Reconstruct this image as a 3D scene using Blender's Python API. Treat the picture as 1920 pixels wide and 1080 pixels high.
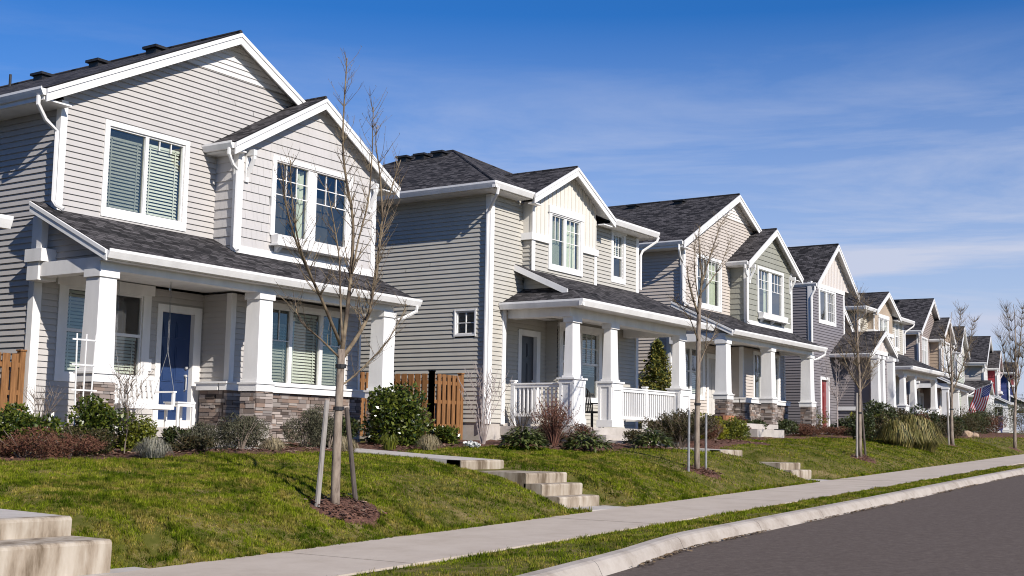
import bpy, math, random
import numpy as np
from mathutils import Vector, Matrix

for o in list(bpy.data.objects):
    bpy.data.objects.remove(o)
SC = bpy.context.scene
COL = SC.collection

# ------------------------------------------------------------------ camera
YAW, PITCH, ROLL, FPX = 0.980618, 0.121132, 0.0172905, 2339.33
_f = Vector((math.sin(YAW)*math.cos(PITCH), math.cos(YAW)*math.cos(PITCH), math.sin(PITCH)))
_r = Vector((math.cos(YAW), -math.sin(YAW), 0))
_u = _r.cross(_f)
_r2 = math.cos(ROLL)*_r + math.sin(ROLL)*_u
_u2 = -math.sin(ROLL)*_r + math.cos(ROLL)*_u
cam = bpy.data.cameras.new("camera")
cam.sensor_width = 36
cam.lens = 36*FPX/1920
cam.clip_start = 0.1
cam.clip_end = 6000
camo = bpy.data.objects.new("camera", cam)
COL.objects.link(camo)
camo.matrix_world = Matrix(((_r2.x, _u2.x, -_f.x, 0), (_r2.y, _u2.y, -_f.y, 0), (_r2.z, _u2.z, -_f.z, 0), (0, 0, 0, 1)))
SC.camera = camo

# ------------------------------------------------------------------ light
SUNDIR = Vector((0.84, 2.47, -1.6)).normalized()      # the way the sunlight travels
EL = math.asin(-SUNDIR.z)
W = bpy.data.worlds.new("World")
SC.world = W
W.use_nodes = True
nt = W.node_tree
nt.nodes.clear()
wo = nt.nodes.new("ShaderNodeOutputWorld")
bg = nt.nodes.new("ShaderNodeBackground")
sky = nt.nodes.new("ShaderNodeTexSky")
sky.sky_type = 'NISHITA'
sky.sun_disc = False
sky.sun_elevation = EL
sky.sun_rotation = math.atan2(-SUNDIR.x, -SUNDIR.y)
sky.altitude = 200
sky.air_density = 1.0
sky.dust_density = 0.05
sky.ozone_density = 3.0
bg.inputs[1].default_value = 0.10
# thin cirrus streaks in the sky itself
tc = nt.nodes.new("ShaderNodeTexCoord")
mp = nt.nodes.new("ShaderNodeMapping")
mp.inputs['Rotation'].default_value = (0.0, -0.03, math.radians(-22))
mp.inputs['Scale'].default_value = (0.9, 0.9, 7.5)
nz = nt.nodes.new("ShaderNodeTexNoise")
nz.inputs['Scale'].default_value = 2.6
nz.inputs['Detail'].default_value = 7
nz.inputs['Roughness'].default_value = 0.62
nz.inputs['Distortion'].default_value = 0.5
cr = nt.nodes.new("ShaderNodeMapRange")
cr.inputs['From Min'].default_value = 0.44
cr.inputs['From Max'].default_value = 0.74
cr.inputs['To Min'].default_value = 0.0
cr.inputs['To Max'].default_value = 0.9
sx = nt.nodes.new("ShaderNodeSeparateXYZ")
hz = nt.nodes.new("ShaderNodeMapRange")               # cirrus deck lies low over the street
hz.inputs['From Min'].default_value = 0.32
hz.inputs['From Max'].default_value = 0.13
mu = nt.nodes.new("ShaderNodeMath"); mu.operation = 'MULTIPLY'
hv = nt.nodes.new("ShaderNodeMapRange")               # thin veil of high haze towards the horizon
hv.inputs['From Min'].default_value = 0.33
hv.inputs['From Max'].default_value = 0.0
hv.inputs['To Max'].default_value = 0.92
mx = nt.nodes.new("ShaderNodeMath"); mx.operation = 'MAXIMUM'
ad = nt.nodes.new("ShaderNodeMath"); ad.operation = 'ADD'; ad.use_clamp = True
hs = nt.nodes.new("ShaderNodeHueSaturation")
hs.inputs['Saturation'].default_value = 1.35
hs.inputs['Value'].default_value = 1.0
mixc = nt.nodes.new("ShaderNodeMix"); mixc.data_type = 'RGBA'
mixc.inputs[7].default_value = (4.6, 5.05, 6.4, 1)
L = nt.links.new
L(tc.outputs['Generated'], mp.inputs[0]); L(mp.outputs[0], nz.inputs['Vector'])
L(nz.outputs[0], cr.inputs[0])
L(tc.outputs['Generated'], sx.inputs[0]); L(sx.outputs[2], hz.inputs[0]); L(sx.outputs[2], hv.inputs[0])
L(cr.outputs[0], mu.inputs[0]); L(hz.outputs[0], mu.inputs[1])
dv = nt.nodes.new("ShaderNodeVectorMath"); dv.operation = 'DOT_PRODUCT'
dv.inputs[1].default_value = (0.98, 0.20, 0)            # the veil thickens towards the far end of the street
av = nt.nodes.new("ShaderNodeMapRange"); av.interpolation_type = 'SMOOTHSTEP'
av.inputs['From Min'].default_value = 0.45; av.inputs['From Max'].default_value = 1.0
m2 = nt.nodes.new("ShaderNodeMath"); m2.operation = 'MULTIPLY'
L(tc.outputs['Generated'], dv.inputs[0]); L(dv.outputs['Value'], av.inputs[0])
L(hv.outputs[0], m2.inputs[0]); L(av.outputs[0], m2.inputs[1])
L(mu.outputs[0], ad.inputs[0]); L(m2.outputs[0], ad.inputs[1])
L(sky.outputs[0], hs.inputs['Color'])
ti = nt.nodes.new("ShaderNodeMix"); ti.data_type = 'RGBA'; ti.blend_type = 'MULTIPLY'; ti.inputs[0].default_value = 1
ti.inputs[7].default_value = (0.58, 0.72, 0.97, 1)      # deep winter blue
L(hs.outputs[0], ti.inputs[6]); L(ti.outputs[2], mixc.inputs[6]); L(ad.outputs[0], mixc.inputs[0])
L(mixc.outputs[2], bg.inputs[0]); L(bg.outputs[0], wo.inputs[0])

sl = bpy.data.lights.new("sun", 'SUN')
sl.energy = 5.0
sl.angle = math.radians(0.53)
sl.color = (1.0, 0.94, 0.86)
so = bpy.data.objects.new("sun", sl)
so.rotation_euler = SUNDIR.to_track_quat('-Z', 'Y').to_euler()
so.location = (-20, -60, 60)
COL.objects.link(so)

vs = SC.view_settings
vs.view_transform = 'Standard'
vs.look = 'None'
vs.gamma = 1
vs.exposure = 0.30
SC.cycles.pixel_filter_type = 'BLACKMAN_HARRIS'
SC.cycles.filter_width = 1.05
SC.cycles.max_bounces = 6
SC.cycles.transparent_max_bounces = 12

# ------------------------------------------------------------------ materials
MATS = {}
def newmat(name):
    m = bpy.data.materials.new(name)
    m.use_nodes = True
    n = m.node_tree
    n.nodes.clear()
    out = n.nodes.new("ShaderNodeOutputMaterial")
    b = n.nodes.new("ShaderNodeBsdfPrincipled")
    n.links.new(b.outputs[0], out.inputs[0])
    return m, n, b, out
def ramp(n, stops):
    r = n.nodes.new("ShaderNodeValToRGB")
    e = r.color_ramp.elements
    while len(e) < len(stops):
        e.new(0.5)
    for k, (p, c) in enumerate(stops):
        e[k].position = p
        e[k].color = (*c, 1)
    return r
def noise(n, scale, detail=4, rough=0.55, vec=None):
    t = n.nodes.new("ShaderNodeTexNoise")
    t.inputs['Scale'].default_value = scale
    t.inputs['Detail'].default_value = detail
    t.inputs['Roughness'].default_value = rough
    if vec is not None:
        n.links.new(vec, t.inputs['Vector'])
    return t
def objco(n, scale=(1, 1, 1)):
    t = n.nodes.new("ShaderNodeTexCoord")
    m = n.nodes.new("ShaderNodeMapping")
    m.inputs['Scale'].default_value = scale
    n.links.new(t.outputs['Object'], m.inputs[0])
    return m.outputs[0]
def bump(n, b, h, strength=0.3, dist=0.02):
    k = n.nodes.new("ShaderNodeBump")
    k.inputs['Strength'].default_value = strength
    k.inputs['Distance'].default_value = dist
    n.links.new(h, k.inputs['Height'])
    n.links.new(k.outputs[0], b.inputs['Normal'])
def sc3(c, f):
    return tuple(min(1, x*f) for x in c)
def mat_paint(name, c, rough=0.55, var=0.10, scale=2.5, streak=True):
    """painted board / vinyl: base colour with soft weathering and rain streaks"""
    if name in MATS: return MATS[name]
    m, n, b, _ = newmat(name)
    t = noise(n, scale, 5, 0.6, objco(n, (1, 1, 0.35 if streak else 1)))
    r = ramp(n, [(0.3, sc3(c, 1-var)), (0.7, sc3(c, 1+var*0.4))])
    n.links.new(t.outputs[0], r.inputs[0])
    n.links.new(r.outputs[0], b.inputs['Base Color'])
    b.inputs['Roughness'].default_value = rough
    MATS[name] = m
    return m
def mat_island(name, cols, rough=0.7, trans=0.0, patch=None, pscale=0.6, spec=0.4, dark=None):
    """colour drawn per loose piece (leaf, blade, stone), optional large patches"""
    if name in MATS: return MATS[name]
    m, n, b, out = newmat(name)
    g = n.nodes.new("ShaderNodeNewGeometry")
    r = ramp(n, [(k/(len(cols)-1), c) for k, c in enumerate(cols)])
    n.links.new(g.outputs['Random Per Island'], r.inputs[0])
    src = r.outputs[0]
    if patch is not None:
        if dark:
            t0 = noise(n, pscale*.55, 7, 0.7, g.outputs['Position']); q0 = ramp(n, [(0.44, (1, 1, 1)), (0.56, (0, 0, 0))])
            r0 = ramp(n, [(0, dark[0]), (1, dark[1])]); m0 = n.nodes.new("ShaderNodeMix"); m0.data_type = 'RGBA'
            n.links.new(t0.outputs[0], q0.inputs[0]); n.links.new(g.outputs['Random Per Island'], r0.inputs[0])
            n.links.new(q0.outputs[0], m0.inputs[0]); n.links.new(src, m0.inputs[6]); n.links.new(r0.outputs[0], m0.inputs[7])
            src = m0.outputs[2]
        t = noise(n, pscale, 8, 0.72, g.outputs['Position'])
        q = ramp(n, [(0.48, (0, 0, 0)), (0.63, (1, 1, 1))])
        n.links.new(t.outputs[0], q.inputs[0])
        mm = n.nodes.new("ShaderNodeMix"); mm.data_type = 'RGBA'
        n.links.new(q.outputs[0], mm.inputs[0])
        n.links.new(src, mm.inputs[6])
        r2 = ramp(n, [(k/(len(patch)-1), c) for k, c in enumerate(patch)])
        n.links.new(g.outputs['Random Per Island'], r2.inputs[0])
        n.links.new(r2.outputs[0], mm.inputs[7])
        src = mm.outputs[2]
    if dark:
        t9 = noise(n, 17, 4, 0.7, g.outputs['Position']); r9 = ramp(n, [(0.36, (0.42, 0.40, 0.34)), (0.50, (1, 1, 1)), (0.66, (1.55, 1.5, 1.3))])
        m9 = n.nodes.new("ShaderNodeMix"); m9.data_type = 'RGBA'; m9.blend_type = 'MULTIPLY'; m9.inputs[0].default_value = 1
        n.links.new(t9.outputs[0], r9.inputs[0]); n.links.new(src, m9.inputs[6]); n.links.new(r9.outputs[0], m9.inputs[7]); src = m9.outputs[2]
    n.links.new(src, b.inputs['Base Color'])
    b.inputs['Roughness'].default_value = rough
    b.inputs['Specular IOR Level'].default_value = spec
    if trans > 0:
        tr = n.nodes.new("ShaderNodeBsdfTranslucent")
        n.links.new(src, tr.inputs[0])
        ms = n.nodes.new("ShaderNodeMixShader")
        ms.inputs[0].default_value = trans
        n.links.new(b.outputs[0], ms.inputs[1]); n.links.new(tr.outputs[0], ms.inputs[2])
        n.links.new(ms.outputs[0], out.inputs[0])
    MATS[name] = m
    return m
def mat_noise(name, stops, scale=8, detail=6, rough=0.85, bumps=0.3, bd=0.01, sc=(1, 1, 1), rr=0.6, spec=0.3):
    if name in MATS: return MATS[name]
    m, n, b, _ = newmat(name)
    t = noise(n, scale, detail, rr, objco(n, sc))
    r = ramp(n, stops)
    n.links.new(t.outputs[0], r.inputs[0])
    n.links.new(r.outputs[0], b.inputs['Base Color'])
    b.inputs['Roughness'].default_value = rough
    b.inputs['Specular IOR Level'].default_value = spec
    if bumps: bump(n, b, t.outputs[0], bumps, bd)
    MATS[name] = m
    return m
def mat_shingle():
    if 'shingle' in MATS: return MATS['shingle']
    m, n, b, _ = newmat('asphalt_shingle')
    uv = n.nodes.new("ShaderNodeUVMap")
    br = n.nodes.new("ShaderNodeTexBrick")
    br.offset = 0.37
    br.inputs['Color1'].default_value = (0.020, 0.019, 0.020, 1)
    br.inputs['Color2'].default_value = (0.108, 0.101, 0.103, 1)
    br.inputs['Mortar'].default_value = (0.012, 0.012, 0.013, 1)
    br.inputs['Scale'].default_value = 1
    br.inputs['Mortar Size'].default_value = 0.011
    br.inputs['Mortar Smooth'].default_value = 0.3
    br.inputs['Bias'].default_value = -0.1
    br.inputs['Brick Width'].default_value = 0.21
    br.inputs['Row Height'].default_value = 0.115
    n.links.new(uv.outputs[0], br.inputs['Vector'])
    t = noise(n, 1.1, 5, 0.6, uv.outputs[0])
    t2 = noise(n, 60, 2, 0.5, uv.outputs[0])
    a = n.nodes.new("ShaderNodeMath"); a.operation = 'ADD'
    n.links.new(t.outputs[0], a.inputs[0]); n.links.new(t2.outputs[0], a.inputs[1])
    r = ramp(n, [(0.35, (0.78, 0.78, 0.78)), (0.65, (1.2, 1.17, 1.17))])
    h = n.nodes.new("ShaderNodeMath"); h.operation = 'MULTIPLY'; h.inputs[1].default_value = 0.5
    n.links.new(a.outputs[0], h.inputs[0]); n.links.new(h.outputs[0], r.inputs[0])
    mm = n.nodes.new("ShaderNodeMix"); mm.data_type = 'RGBA'; mm.blend_type = 'MULTIPLY'
    mm.inputs[0].default_value = 1
    n.links.new(br.outputs[0], mm.inputs[6]); n.links.new(r.outputs[0], mm.inputs[7])
    n.links.new(mm.outputs[2], b.inputs['Base Color'])
    b.inputs['Roughness'].default_value = 0.9
    b.inputs['Specular IOR Level'].default_value = 0.1
    bump(n, b, br.outputs[0], 0.6, 0.02)
    MATS['shingle'] = m
    return m
def mat_glass():
    if 'glass' in MATS: return MATS['glass']
    m, n, b, out = newmat('window_glass')
    n.nodes.remove(b)
    gl = n.nodes.new("ShaderNodeBsdfGlossy"); gl.inputs['Roughness'].default_value = 0.015
    gl.inputs[0].default_value = (0.92, 0.94, 0.95, 1)
    tr = n.nodes.new("ShaderNodeBsdfTransparent"); tr.inputs[0].default_value = (0.84, 0.87, 0.82, 1)
    fr = n.nodes.new("ShaderNodeFresnel"); fr.inputs[0].default_value = 1.5
    k = n.nodes.new("ShaderNodeMath"); k.operation = 'MULTIPLY_ADD'
    k.inputs[1].default_value = 2.0; k.inputs[2].default_value = 0.04; k.use_clamp = True
    n.links.new(fr.outputs[0], k.inputs[0])
    ms = n.nodes.new("ShaderNodeMixShader")
    n.links.new(k.outputs[0], ms.inputs[0]); n.links.new(tr.outputs[0], ms.inputs[1]); n.links.new(gl.outputs[0], ms.inputs[2])
    n.links.new(ms.outputs[0], out.inputs[0])
    MATS['glass'] = m
    return m
def mat_screen():
    m, n, b, out = newmat('insect_screen')
    tr = n.nodes.new("ShaderNodeBsdfTransparent"); ms = n.nodes.new("ShaderNodeMixShader"); ms.inputs[0].default_value = 0.33
    b.inputs['Base Color'].default_value = (0.05, 0.065, 0.05, 1); b.inputs['Roughness'].default_value = 0.9
    n.links.new(tr.outputs[0], ms.inputs[1]); n.links.new(b.outputs[0], ms.inputs[2]); n.links.new(ms.outputs[0], out.inputs[0])
    return m
SCREEN = mat_screen()
def mat_grain(name, c1, c2, rough=0.75):
    return mat_noise(name, [(0.3, c1), (0.7, c2)], 5, 6, rough, 0.15, 0.005, (6, 6, 0.5))

WHITE = mat_paint('white_trim', (0.75, 0.735, 0.715), 0.5, 0.13)
SHINGLE = mat_shingle()
GLASS = mat_glass()
ROOM = mat_noise('dim_room', [(0.3, (0.05, 0.047, 0.043)), (0.7, (0.10, 0.095, 0.09))], 1.5, 2, 0.9, 0)
BLIND = mat_paint('blind_slat', (0.72, 0.73, 0.68), 0.6, 0.05)
CURTAIN = mat_paint('sheer_curtain', (0.66, 0.70, 0.60), 0.8, 0.15, 6)
CONC = mat_noise('concrete', [(0.25, (0.33, 0.30, 0.26)), (0.5, (0.43, 0.39, 0.35)), (0.8, (0.50, 0.46, 0.42))], 3.2, 9, 0.9, 0.25, 0.006, rr=0.7)
STEPC = mat_noise('stained_concrete', [(0.34, (0.13, 0.095, 0.062)), (0.46, (0.29, 0.235, 0.175)), (0.58, (0.40, 0.345, 0.275)), (0.75, (0.48, 0.425, 0.35))], 1.7, 8, 0.9, 0.3, 0.008, (2.4, 2.4, 0.55), rr=0.62)
METAL = mat_noise('dark_roof_metal', [(0.3, (0.012, 0.012, 0.014)), (0.7, (0.03, 0.03, 0.032))], 6, 3, 0.5, 0)
STEEL = mat_noise('brushed_steel', [(0.3, (0.35, 0.35, 0.35)), (0.7, (0.55, 0.55, 0.54))], 9, 3, 0.35, 0)
CEDAR = mat_grain('cedar_board', (0.115, 0.050, 0.018), (0.30, 0.145, 0.055))
STAKE = mat_grain('grey_lodgepole', (0.16, 0.14, 0.125), (0.34, 0.31, 0.28))
DARKSTAKE = mat_grain('dark_stake_wood', (0.05, 0.04, 0.035), (0.13, 0.105, 0.09))
BARK = mat_noise('young_tree_bark', [(0.30, (0.07, 0.05, 0.038)), (0.47, (0.21, 0.165, 0.13)), (0.75, (0.34, 0.28, 0.22))], 5, 8, 0.85, 0.35, 0.01, (3, 3, 0.8))
TWIG = mat_noise('young_twig_bark', [(0.36, (0.05, 0.035, 0.025)), (0.5, (0.14, 0.105, 0.068)), (0.72, (0.27, 0.21, 0.13))], 5, 5, 0.8, 0)
BARKDARK = mat_noise('grey_brown_bark', [(0.3, (0.10, 0.075, 0.06)), (0.7, (0.25, 0.20, 0.16))], 5, 5, 0.85, 0)
STONE = mat_island('ledge_stone', [(0.055, 0.043, 0.037), (0.16, 0.125, 0.105), (0.25, 0.205, 0.18), (0.38, 0.325, 0.29), (0.11, 0.092, 0.085), (0.25, 0.175, 0.135), (0.21, 0.185, 0.17), (0.43, 0.375, 0.335)], 0.85, spec=0.2)
GALV = mat_noise('galvanised_stake', [(0.3, (0.16, 0.16, 0.165)), (0.7, (0.28, 0.28, 0.285))], 9, 3, 0.55, 0)
MORTAR = mat_noise('stone_joint', [(0.3, (0.05, 0.04, 0.035)), (0.7, (0.09, 0.075, 0.065))], 8, 4, 0.95, 0)

# ------------------------------------------------------------------ mesh helpers
class MB:
    """collects faces; build() links them as one mesh object"""
    def __init__(s):
        s.v = []; s.f = []; s.m = []; s.uv = {}
    def face(s, pts, m=0, uv=None):
        i = len(s.v); s.v += [tuple(p) for p in pts]
        s.f.append(tuple(range(i, i+len(pts)))); s.m.append(m)
        if uv is not None: s.uv[len(s.f)-1] = uv
    def hexa(s, p, m=0):
        """p: 8 points, bottom loop then top loop"""
        i = len(s.v); s.v += [tuple(q) for q in p]
        for q in ((3, 2, 1, 0), (4, 5, 6, 7), (0, 1, 5, 4), (1, 2, 6, 5), (2, 3, 7, 6), (3, 0, 4, 7)):
            s.f.append(tuple(i+k for k in q)); s.m.append(m)
    def box(s, x0, x1, y0, y1, z0, z1, m=0):
        s.hexa([(x0, y0, z0), (x1, y0, z0), (x1, y1, z0), (x0, y1, z0), (x0, y0, z1), (x1, y0, z1), (x1, y1, z1), (x0, y1, z1)], m)
    def taper(s, cx, cy, w0, w1, z0, z1, m=0):
        a, b = w0/2, w1/2
        s.hexa([(cx-a, cy-a, z0), (cx+a, cy-a, z0), (cx+a, cy+a, z0), (cx-a, cy+a, z0), (cx-b, cy-b, z1), (cx+b, cy-b, z1), (cx+b, cy+b, z1), (cx-b, cy+b, z1)], m)
    def pbox(s, P, u0, u1, z0, z1, o0, o1, m=0):
        s.hexa([P(u0, z0, o1), P(u1, z0, o1), P(u1, z0, o0), P(u0, z0, o0), P(u0, z1, o1), P(u1, z1, o1), P(u1, z1, o0), P(u0, z1, o0)], m)
    def board(s, a, b, h, n, t, m=0, lift=0.0):
        """board from a to b, depth h hanging down, thickness t along horizontal n"""
        a = Vector(a); b = Vector(b); n = Vector(n)*t; d = Vector((0, 0, -h)); up = Vector((0, 0, lift))
        s.hexa([a+d, b+d, b+d+n, a+d+n, a+up, b+up, b+up+n, a+n+up], m)
    def tube(s, pts, rad, n=6, m=0, cap=True):
        pts = [Vector(p) for p in pts]
        base = len(s.v); prev = None
        for i, p in enumerate(pts):
            t = (pts[min(i+1, len(pts)-1)]-pts[max(i-1, 0)])
            if t.length < 1e-9: t = Vector((0, 0, 1))
            t.normalize()
            if prev is None:
                a = t.orthogonal().normalized()
            else:
                a = prev-t*prev.dot(t)
                a = a.normalized() if a.length > 1e-6 else t.orthogonal().normalized()
            prev = a; b = t.cross(a)
            r = rad[i] if hasattr(rad, '__len__') else rad
            for k in range(n):
                q = p+(a*math.cos(2*math.pi*k/n)+b*math.sin(2*math.pi*k/n))*r
                s.v.append((q.x, q.y, q.z))
        for i in range(len(pts)-1):
            for k in range(n):
                s.f.append((base+i*n+k, base+i*n+(k+1) % n, base+(i+1)*n+(k+1) % n, base+(i+1)*n+k)); s.m.append(m)
        if cap:
            s.f.append(tuple(base+k for k in range(n-1, -1, -1))); s.m.append(m)
            e = base+(len(pts)-1)*n
            s.f.append(tuple(e+k for k in range(n))); s.m.append(m)
    def build(s, name, mats, parent=None, org=(0, 0, 0), smooth=False):
        me = bpy.data.meshes.new(name)
        o = Vector(org)
        me.from_pydata([(v[0]-o.x, v[1]-o.y, v[2]-o.z) for v in s.v], [], s.f)
        if not isinstance(mats, (list, tuple)): mats = [mats]
        for q in mats: me.materials.append(q)
        if len(mats) > 1: me.polygons.foreach_set('material_index', s.m)
        if s.uv:
            ul = me.uv_layers.new(name='UVMap')
            for fi, uv in s.uv.items():
                for li, c in zip(me.polygons[fi].loop_indices, uv):
                    ul.data[li].uv = c
        if smooth: me.polygons.foreach_set('use_smooth', [True]*len(me.polygons))
        me.update()
        ob = bpy.data.objects.new(name, me)
        COL.objects.link(ob)
        if parent is not None: ob.parent = parent
        return ob
def tag(o, label=None, cat=None, group=None, kind=None):
    if label: o['label'] = label
    if cat: o['category'] = cat
    if group: o['group'] = group
    if kind: o['kind'] = kind
    return o
def empty(name, loc, rz=0, label=None, cat=None, group=None):
    o = bpy.data.objects.new(name, None)
    o.empty_display_size = 0.2
    o.location = loc; o.rotation_euler = (0, 0, rz)
    COL.objects.link(o)
    return tag(o, label, cat, group)
def np_mesh(name, verts, nper, mats, parent=None, org=(0, 0, 0), mi=None):
    """verts (N*nper,3): N separate polygons of nper corners"""
    v = np.asarray(verts, dtype=np.float32)-np.asarray(org, dtype=np.float32)
    n = len(v)//nper
    me = bpy.data.meshes.new(name)
    me.vertices.add(len(v)); me.vertices.foreach_set('co', v.ravel())
    me.loops.add(len(v)); me.loops.foreach_set('vertex_index', np.arange(len(v), dtype=np.int32))
    me.polygons.add(n)
    me.polygons.foreach_set('loop_start', np.arange(0, len(v), nper, dtype=np.int32))
    me.polygons.foreach_set('loop_total', np.full(n, nper, dtype=np.int32))
    for q in (mats if isinstance(mats, (list, tuple)) else [mats]): me.materials.append(q)
    if mi is not None: me.polygons.foreach_set('material_index', np.asarray(mi, dtype=np.int32))
    me.update(calc_edges=True)
    ob = bpy.data.objects.new(name, me)
    COL.objects.link(ob)
    if parent is not None: ob.parent = parent
    return ob

# ------------------------------------------------------------------ the lie of the land
def zg(x):
    x = min(max(x, -15), 200); return -1.6+.0245*x-.00006*x*x
def yL(x):
    x = max(x, -15); return 10.35+.025*(x-10)+(.0005*(x-10)**2 if x > 10 else 0)
KB = [(-400, -3), (-40, 5.0), (0, 5.9), (7, 6.55), (9, 6.76), (10.9, 6.98), (13.2, 7.27), (14.5, 7.52), (15.6, 7.70), (17.8, 7.78), (24.7, 8.05), (35, 8.62), (44, 9.05), (60, 10.5), (80, 12.6), (110, 16.5), (160, 27), (400, 90)]
def kb(x):
    return float(np.interp(x, [p[0] for p in KB], [p[1] for p in KB]))
WALKS = []          # (x0,x1,y0,y1,z0,z1) concrete walks the lawn has to stay under
def gz(x, y):
    t = y-yL(x)
    z = zg(x)+(.95*(1-math.exp(-t/1.75)) if t > 0 else 0)
    z += 0.018*math.sin(x*1.7+y*0.9)*min(1, max(0, t)) + 0.012*math.sin(x*0.63-y*2.1)*min(1, max(0, t))
    for x0, x1, y0, y1, z0, z1, *ex in WALKS:
        R_, dr = ex if ex else (.6, .045)
        if x0-R_ < x < x1+.6 and y0-.1 < y < y1+.6:
            d = max((x0-x)*.6/R_, x-x1, y0-y, y-y1, 0)
            w = max(0, 1-d/.6)
            zw = z0+(z1-z0)*min(1, max(0, (y-y0)/(y1-y0)))-dr
            if z > zw: z = z*(1-w)+zw*w
    return z
WALKS.append((18.28, 19.64, 13.27, 17.3, -.375, -.20))
WALKS.append((30.35, 31.75, 13.7, 15.5, -.17, -.10, 2.2, .10))
WALKS.append((7.0, 8.39, 11.05, 14.4, -.86, -.80))
WALKS += [(18.28, 19.64, 11.15, 11.6, -1.16, -.94), (18.28, 19.64, 11.6, 12.0, -.90, -.70), (18.28, 19.64, 12.0, 13.3, -.64, -.50),
          (30.35, 31.75, 11.7, 12.1, -.84, -.62), (30.35, 31.75, 12.1, 13.7, -.56, -.34), (7.0, 8.39, 10.38, 11.1, -1.30, -1.04)]

# ------------------------------------------------------------------ wall, window, roof builders
def front(Y): return lambda u, z, o: (u, Y-o, z)
def back(Y): return lambda u, z, o: (u, Y+o, z)
def left(X): return lambda u, z, o: (X-o, u, z)
def right(X): return lambda u, z, o: (X+o, u, z)
def lap(mb, P, z0, z1, ur, openings=(), h=.117, out=.032, m=0):
    """clapboard courses; ur is (u0,u1) or a function of z"""
    fn = ur if callable(ur) else (lambda z: ur)
    z = z0
    while z < z1-1e-6:
        zt = min(z+h, z1)
        a0, b0 = fn(z); a1, b1 = fn(zt)
        if b0 <= a0: break
        if b1 < a1: a1 = b1 = (a1+b1)/2
        iv = [(a0, b0)]
        for (p, q, r, t) in openings:
            if r < zt-.02 and t > z+.02:
                nv = []
                for a, b in iv:
                    if q <= a or p >= b: nv.append((a, b)); continue
                    if p > a: nv.append((a, p))
                    if q < b: nv.append((q, b))
                iv = nv
        if len(iv) == 1 and iv[0][1]-iv[0][0] > 5 and int(z*997) % 3 == 0:
            c_ = iv[0][0]+(iv[0][1]-iv[0][0])*(.2+.6*((z*7.31) % 1)); iv = [(iv[0][0], c_), (c_+.012, iv[0][1])]
        for a, b in iv:
            ta = a1 if a == a0 else a
            tb = b1 if b == b0 else b
            ta = max(ta, a0) if a == a0 else ta
            mb.face([P(a, z, out), P(b, z, out), P(tb, zt, .003), P(ta, zt, .003)], m)
            mb.face([P(a, z, -.02), P(b, z, -.02), P(b, z, out), P(a, z, out)], m)
        z = zt
def shake(mb, P, z0, z1, ur, openings=(), h=.2, out=.028, m=0, seed=1):
    fn = ur if callable(ur) else (lambda z: ur)
    rr = random.Random(seed)
    z = z0
    while z < z1-1e-6:
        zt = min(z+h, z1)
        a0, b0 = fn(z)
        a1, b1 = fn(zt)
        if b0 <= a0: break
        u = a0
        while u < b0-1e-6:
            w = rr.choice((.11, .15, .19, .24))
            v = min(u+w, b0)
            if b0-v < .05: v = b0
            hit = any(r < zt-.02 and t > z+.02 and p < v-.01 and q > u+.01 for p, q, r, t in openings)
            if not hit:
                o = out*rr.uniform(.94, 1.05)
                ta, tb = min(max(u, a1), b1), max(min(v, b1), a1)
                g = .0012
                mb.face([P(u+g, z, o), P(v-g, z, o), P(max(tb-g, ta), zt, .004), P(ta+g if ta+g < tb else ta, zt, .004)], m)
                mb.face([P(u+g, z, -.01), P(v-g, z, -.01), P(v-g, z, o), P(u+g, z, o)], m)
            u = v
        z = zt
    # backing sheet seen through the joints
    for zz in np.arange(z0, z1-1e-6, h):
        zt = min(zz+h, z1); a0, b0 = fn(zz); a1, b1 = fn(zt)
        if b0 <= a0: break
        if not any(r < zt-.02 and t > zz+.02 for p, q, r, t in openings):
            mb.face([P(a0, zz, .012), P(b0, zz, .012), P(max(b1, a1), zt, -.001), P(min(a1, b1), zt, -.001)], m)
def batten(mb, P, z0, ztop, u0, u1, openings=(), sp=.205, m=0):
    """board and batten panel; ztop(u) is its upper edge"""
    us = list(np.arange(u0, u1-1e-6, sp))+[u1]
    for a, b in zip(us[:-1], us[1:]):
        segs = [(z0, None)]
        for p, q, r, t in openings:
            if p < b-.02 and q > a+.02:
                segs = ([(z0, r)] if r > z0+.02 else [])+[(t, None)]
        for s0, s1 in segs:
            za, zb = (ztop(a), ztop(b)) if s1 is None else (s1, s1)
            if za <= s0 and zb <= s0: continue
            mb.face([P(a, s0, 0), P(b, s0, 0), P(b, max(zb, s0), 0), P(a, max(za, s0), 0)], m)
            zt = min(ztop(max(a-.02, u0)), ztop(a+.02)) if s1 is None else s1
            if zt > s0+.05: mb.pbox(P, a-.022, a+.022, s0, zt, -.005, .022, m)
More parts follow.
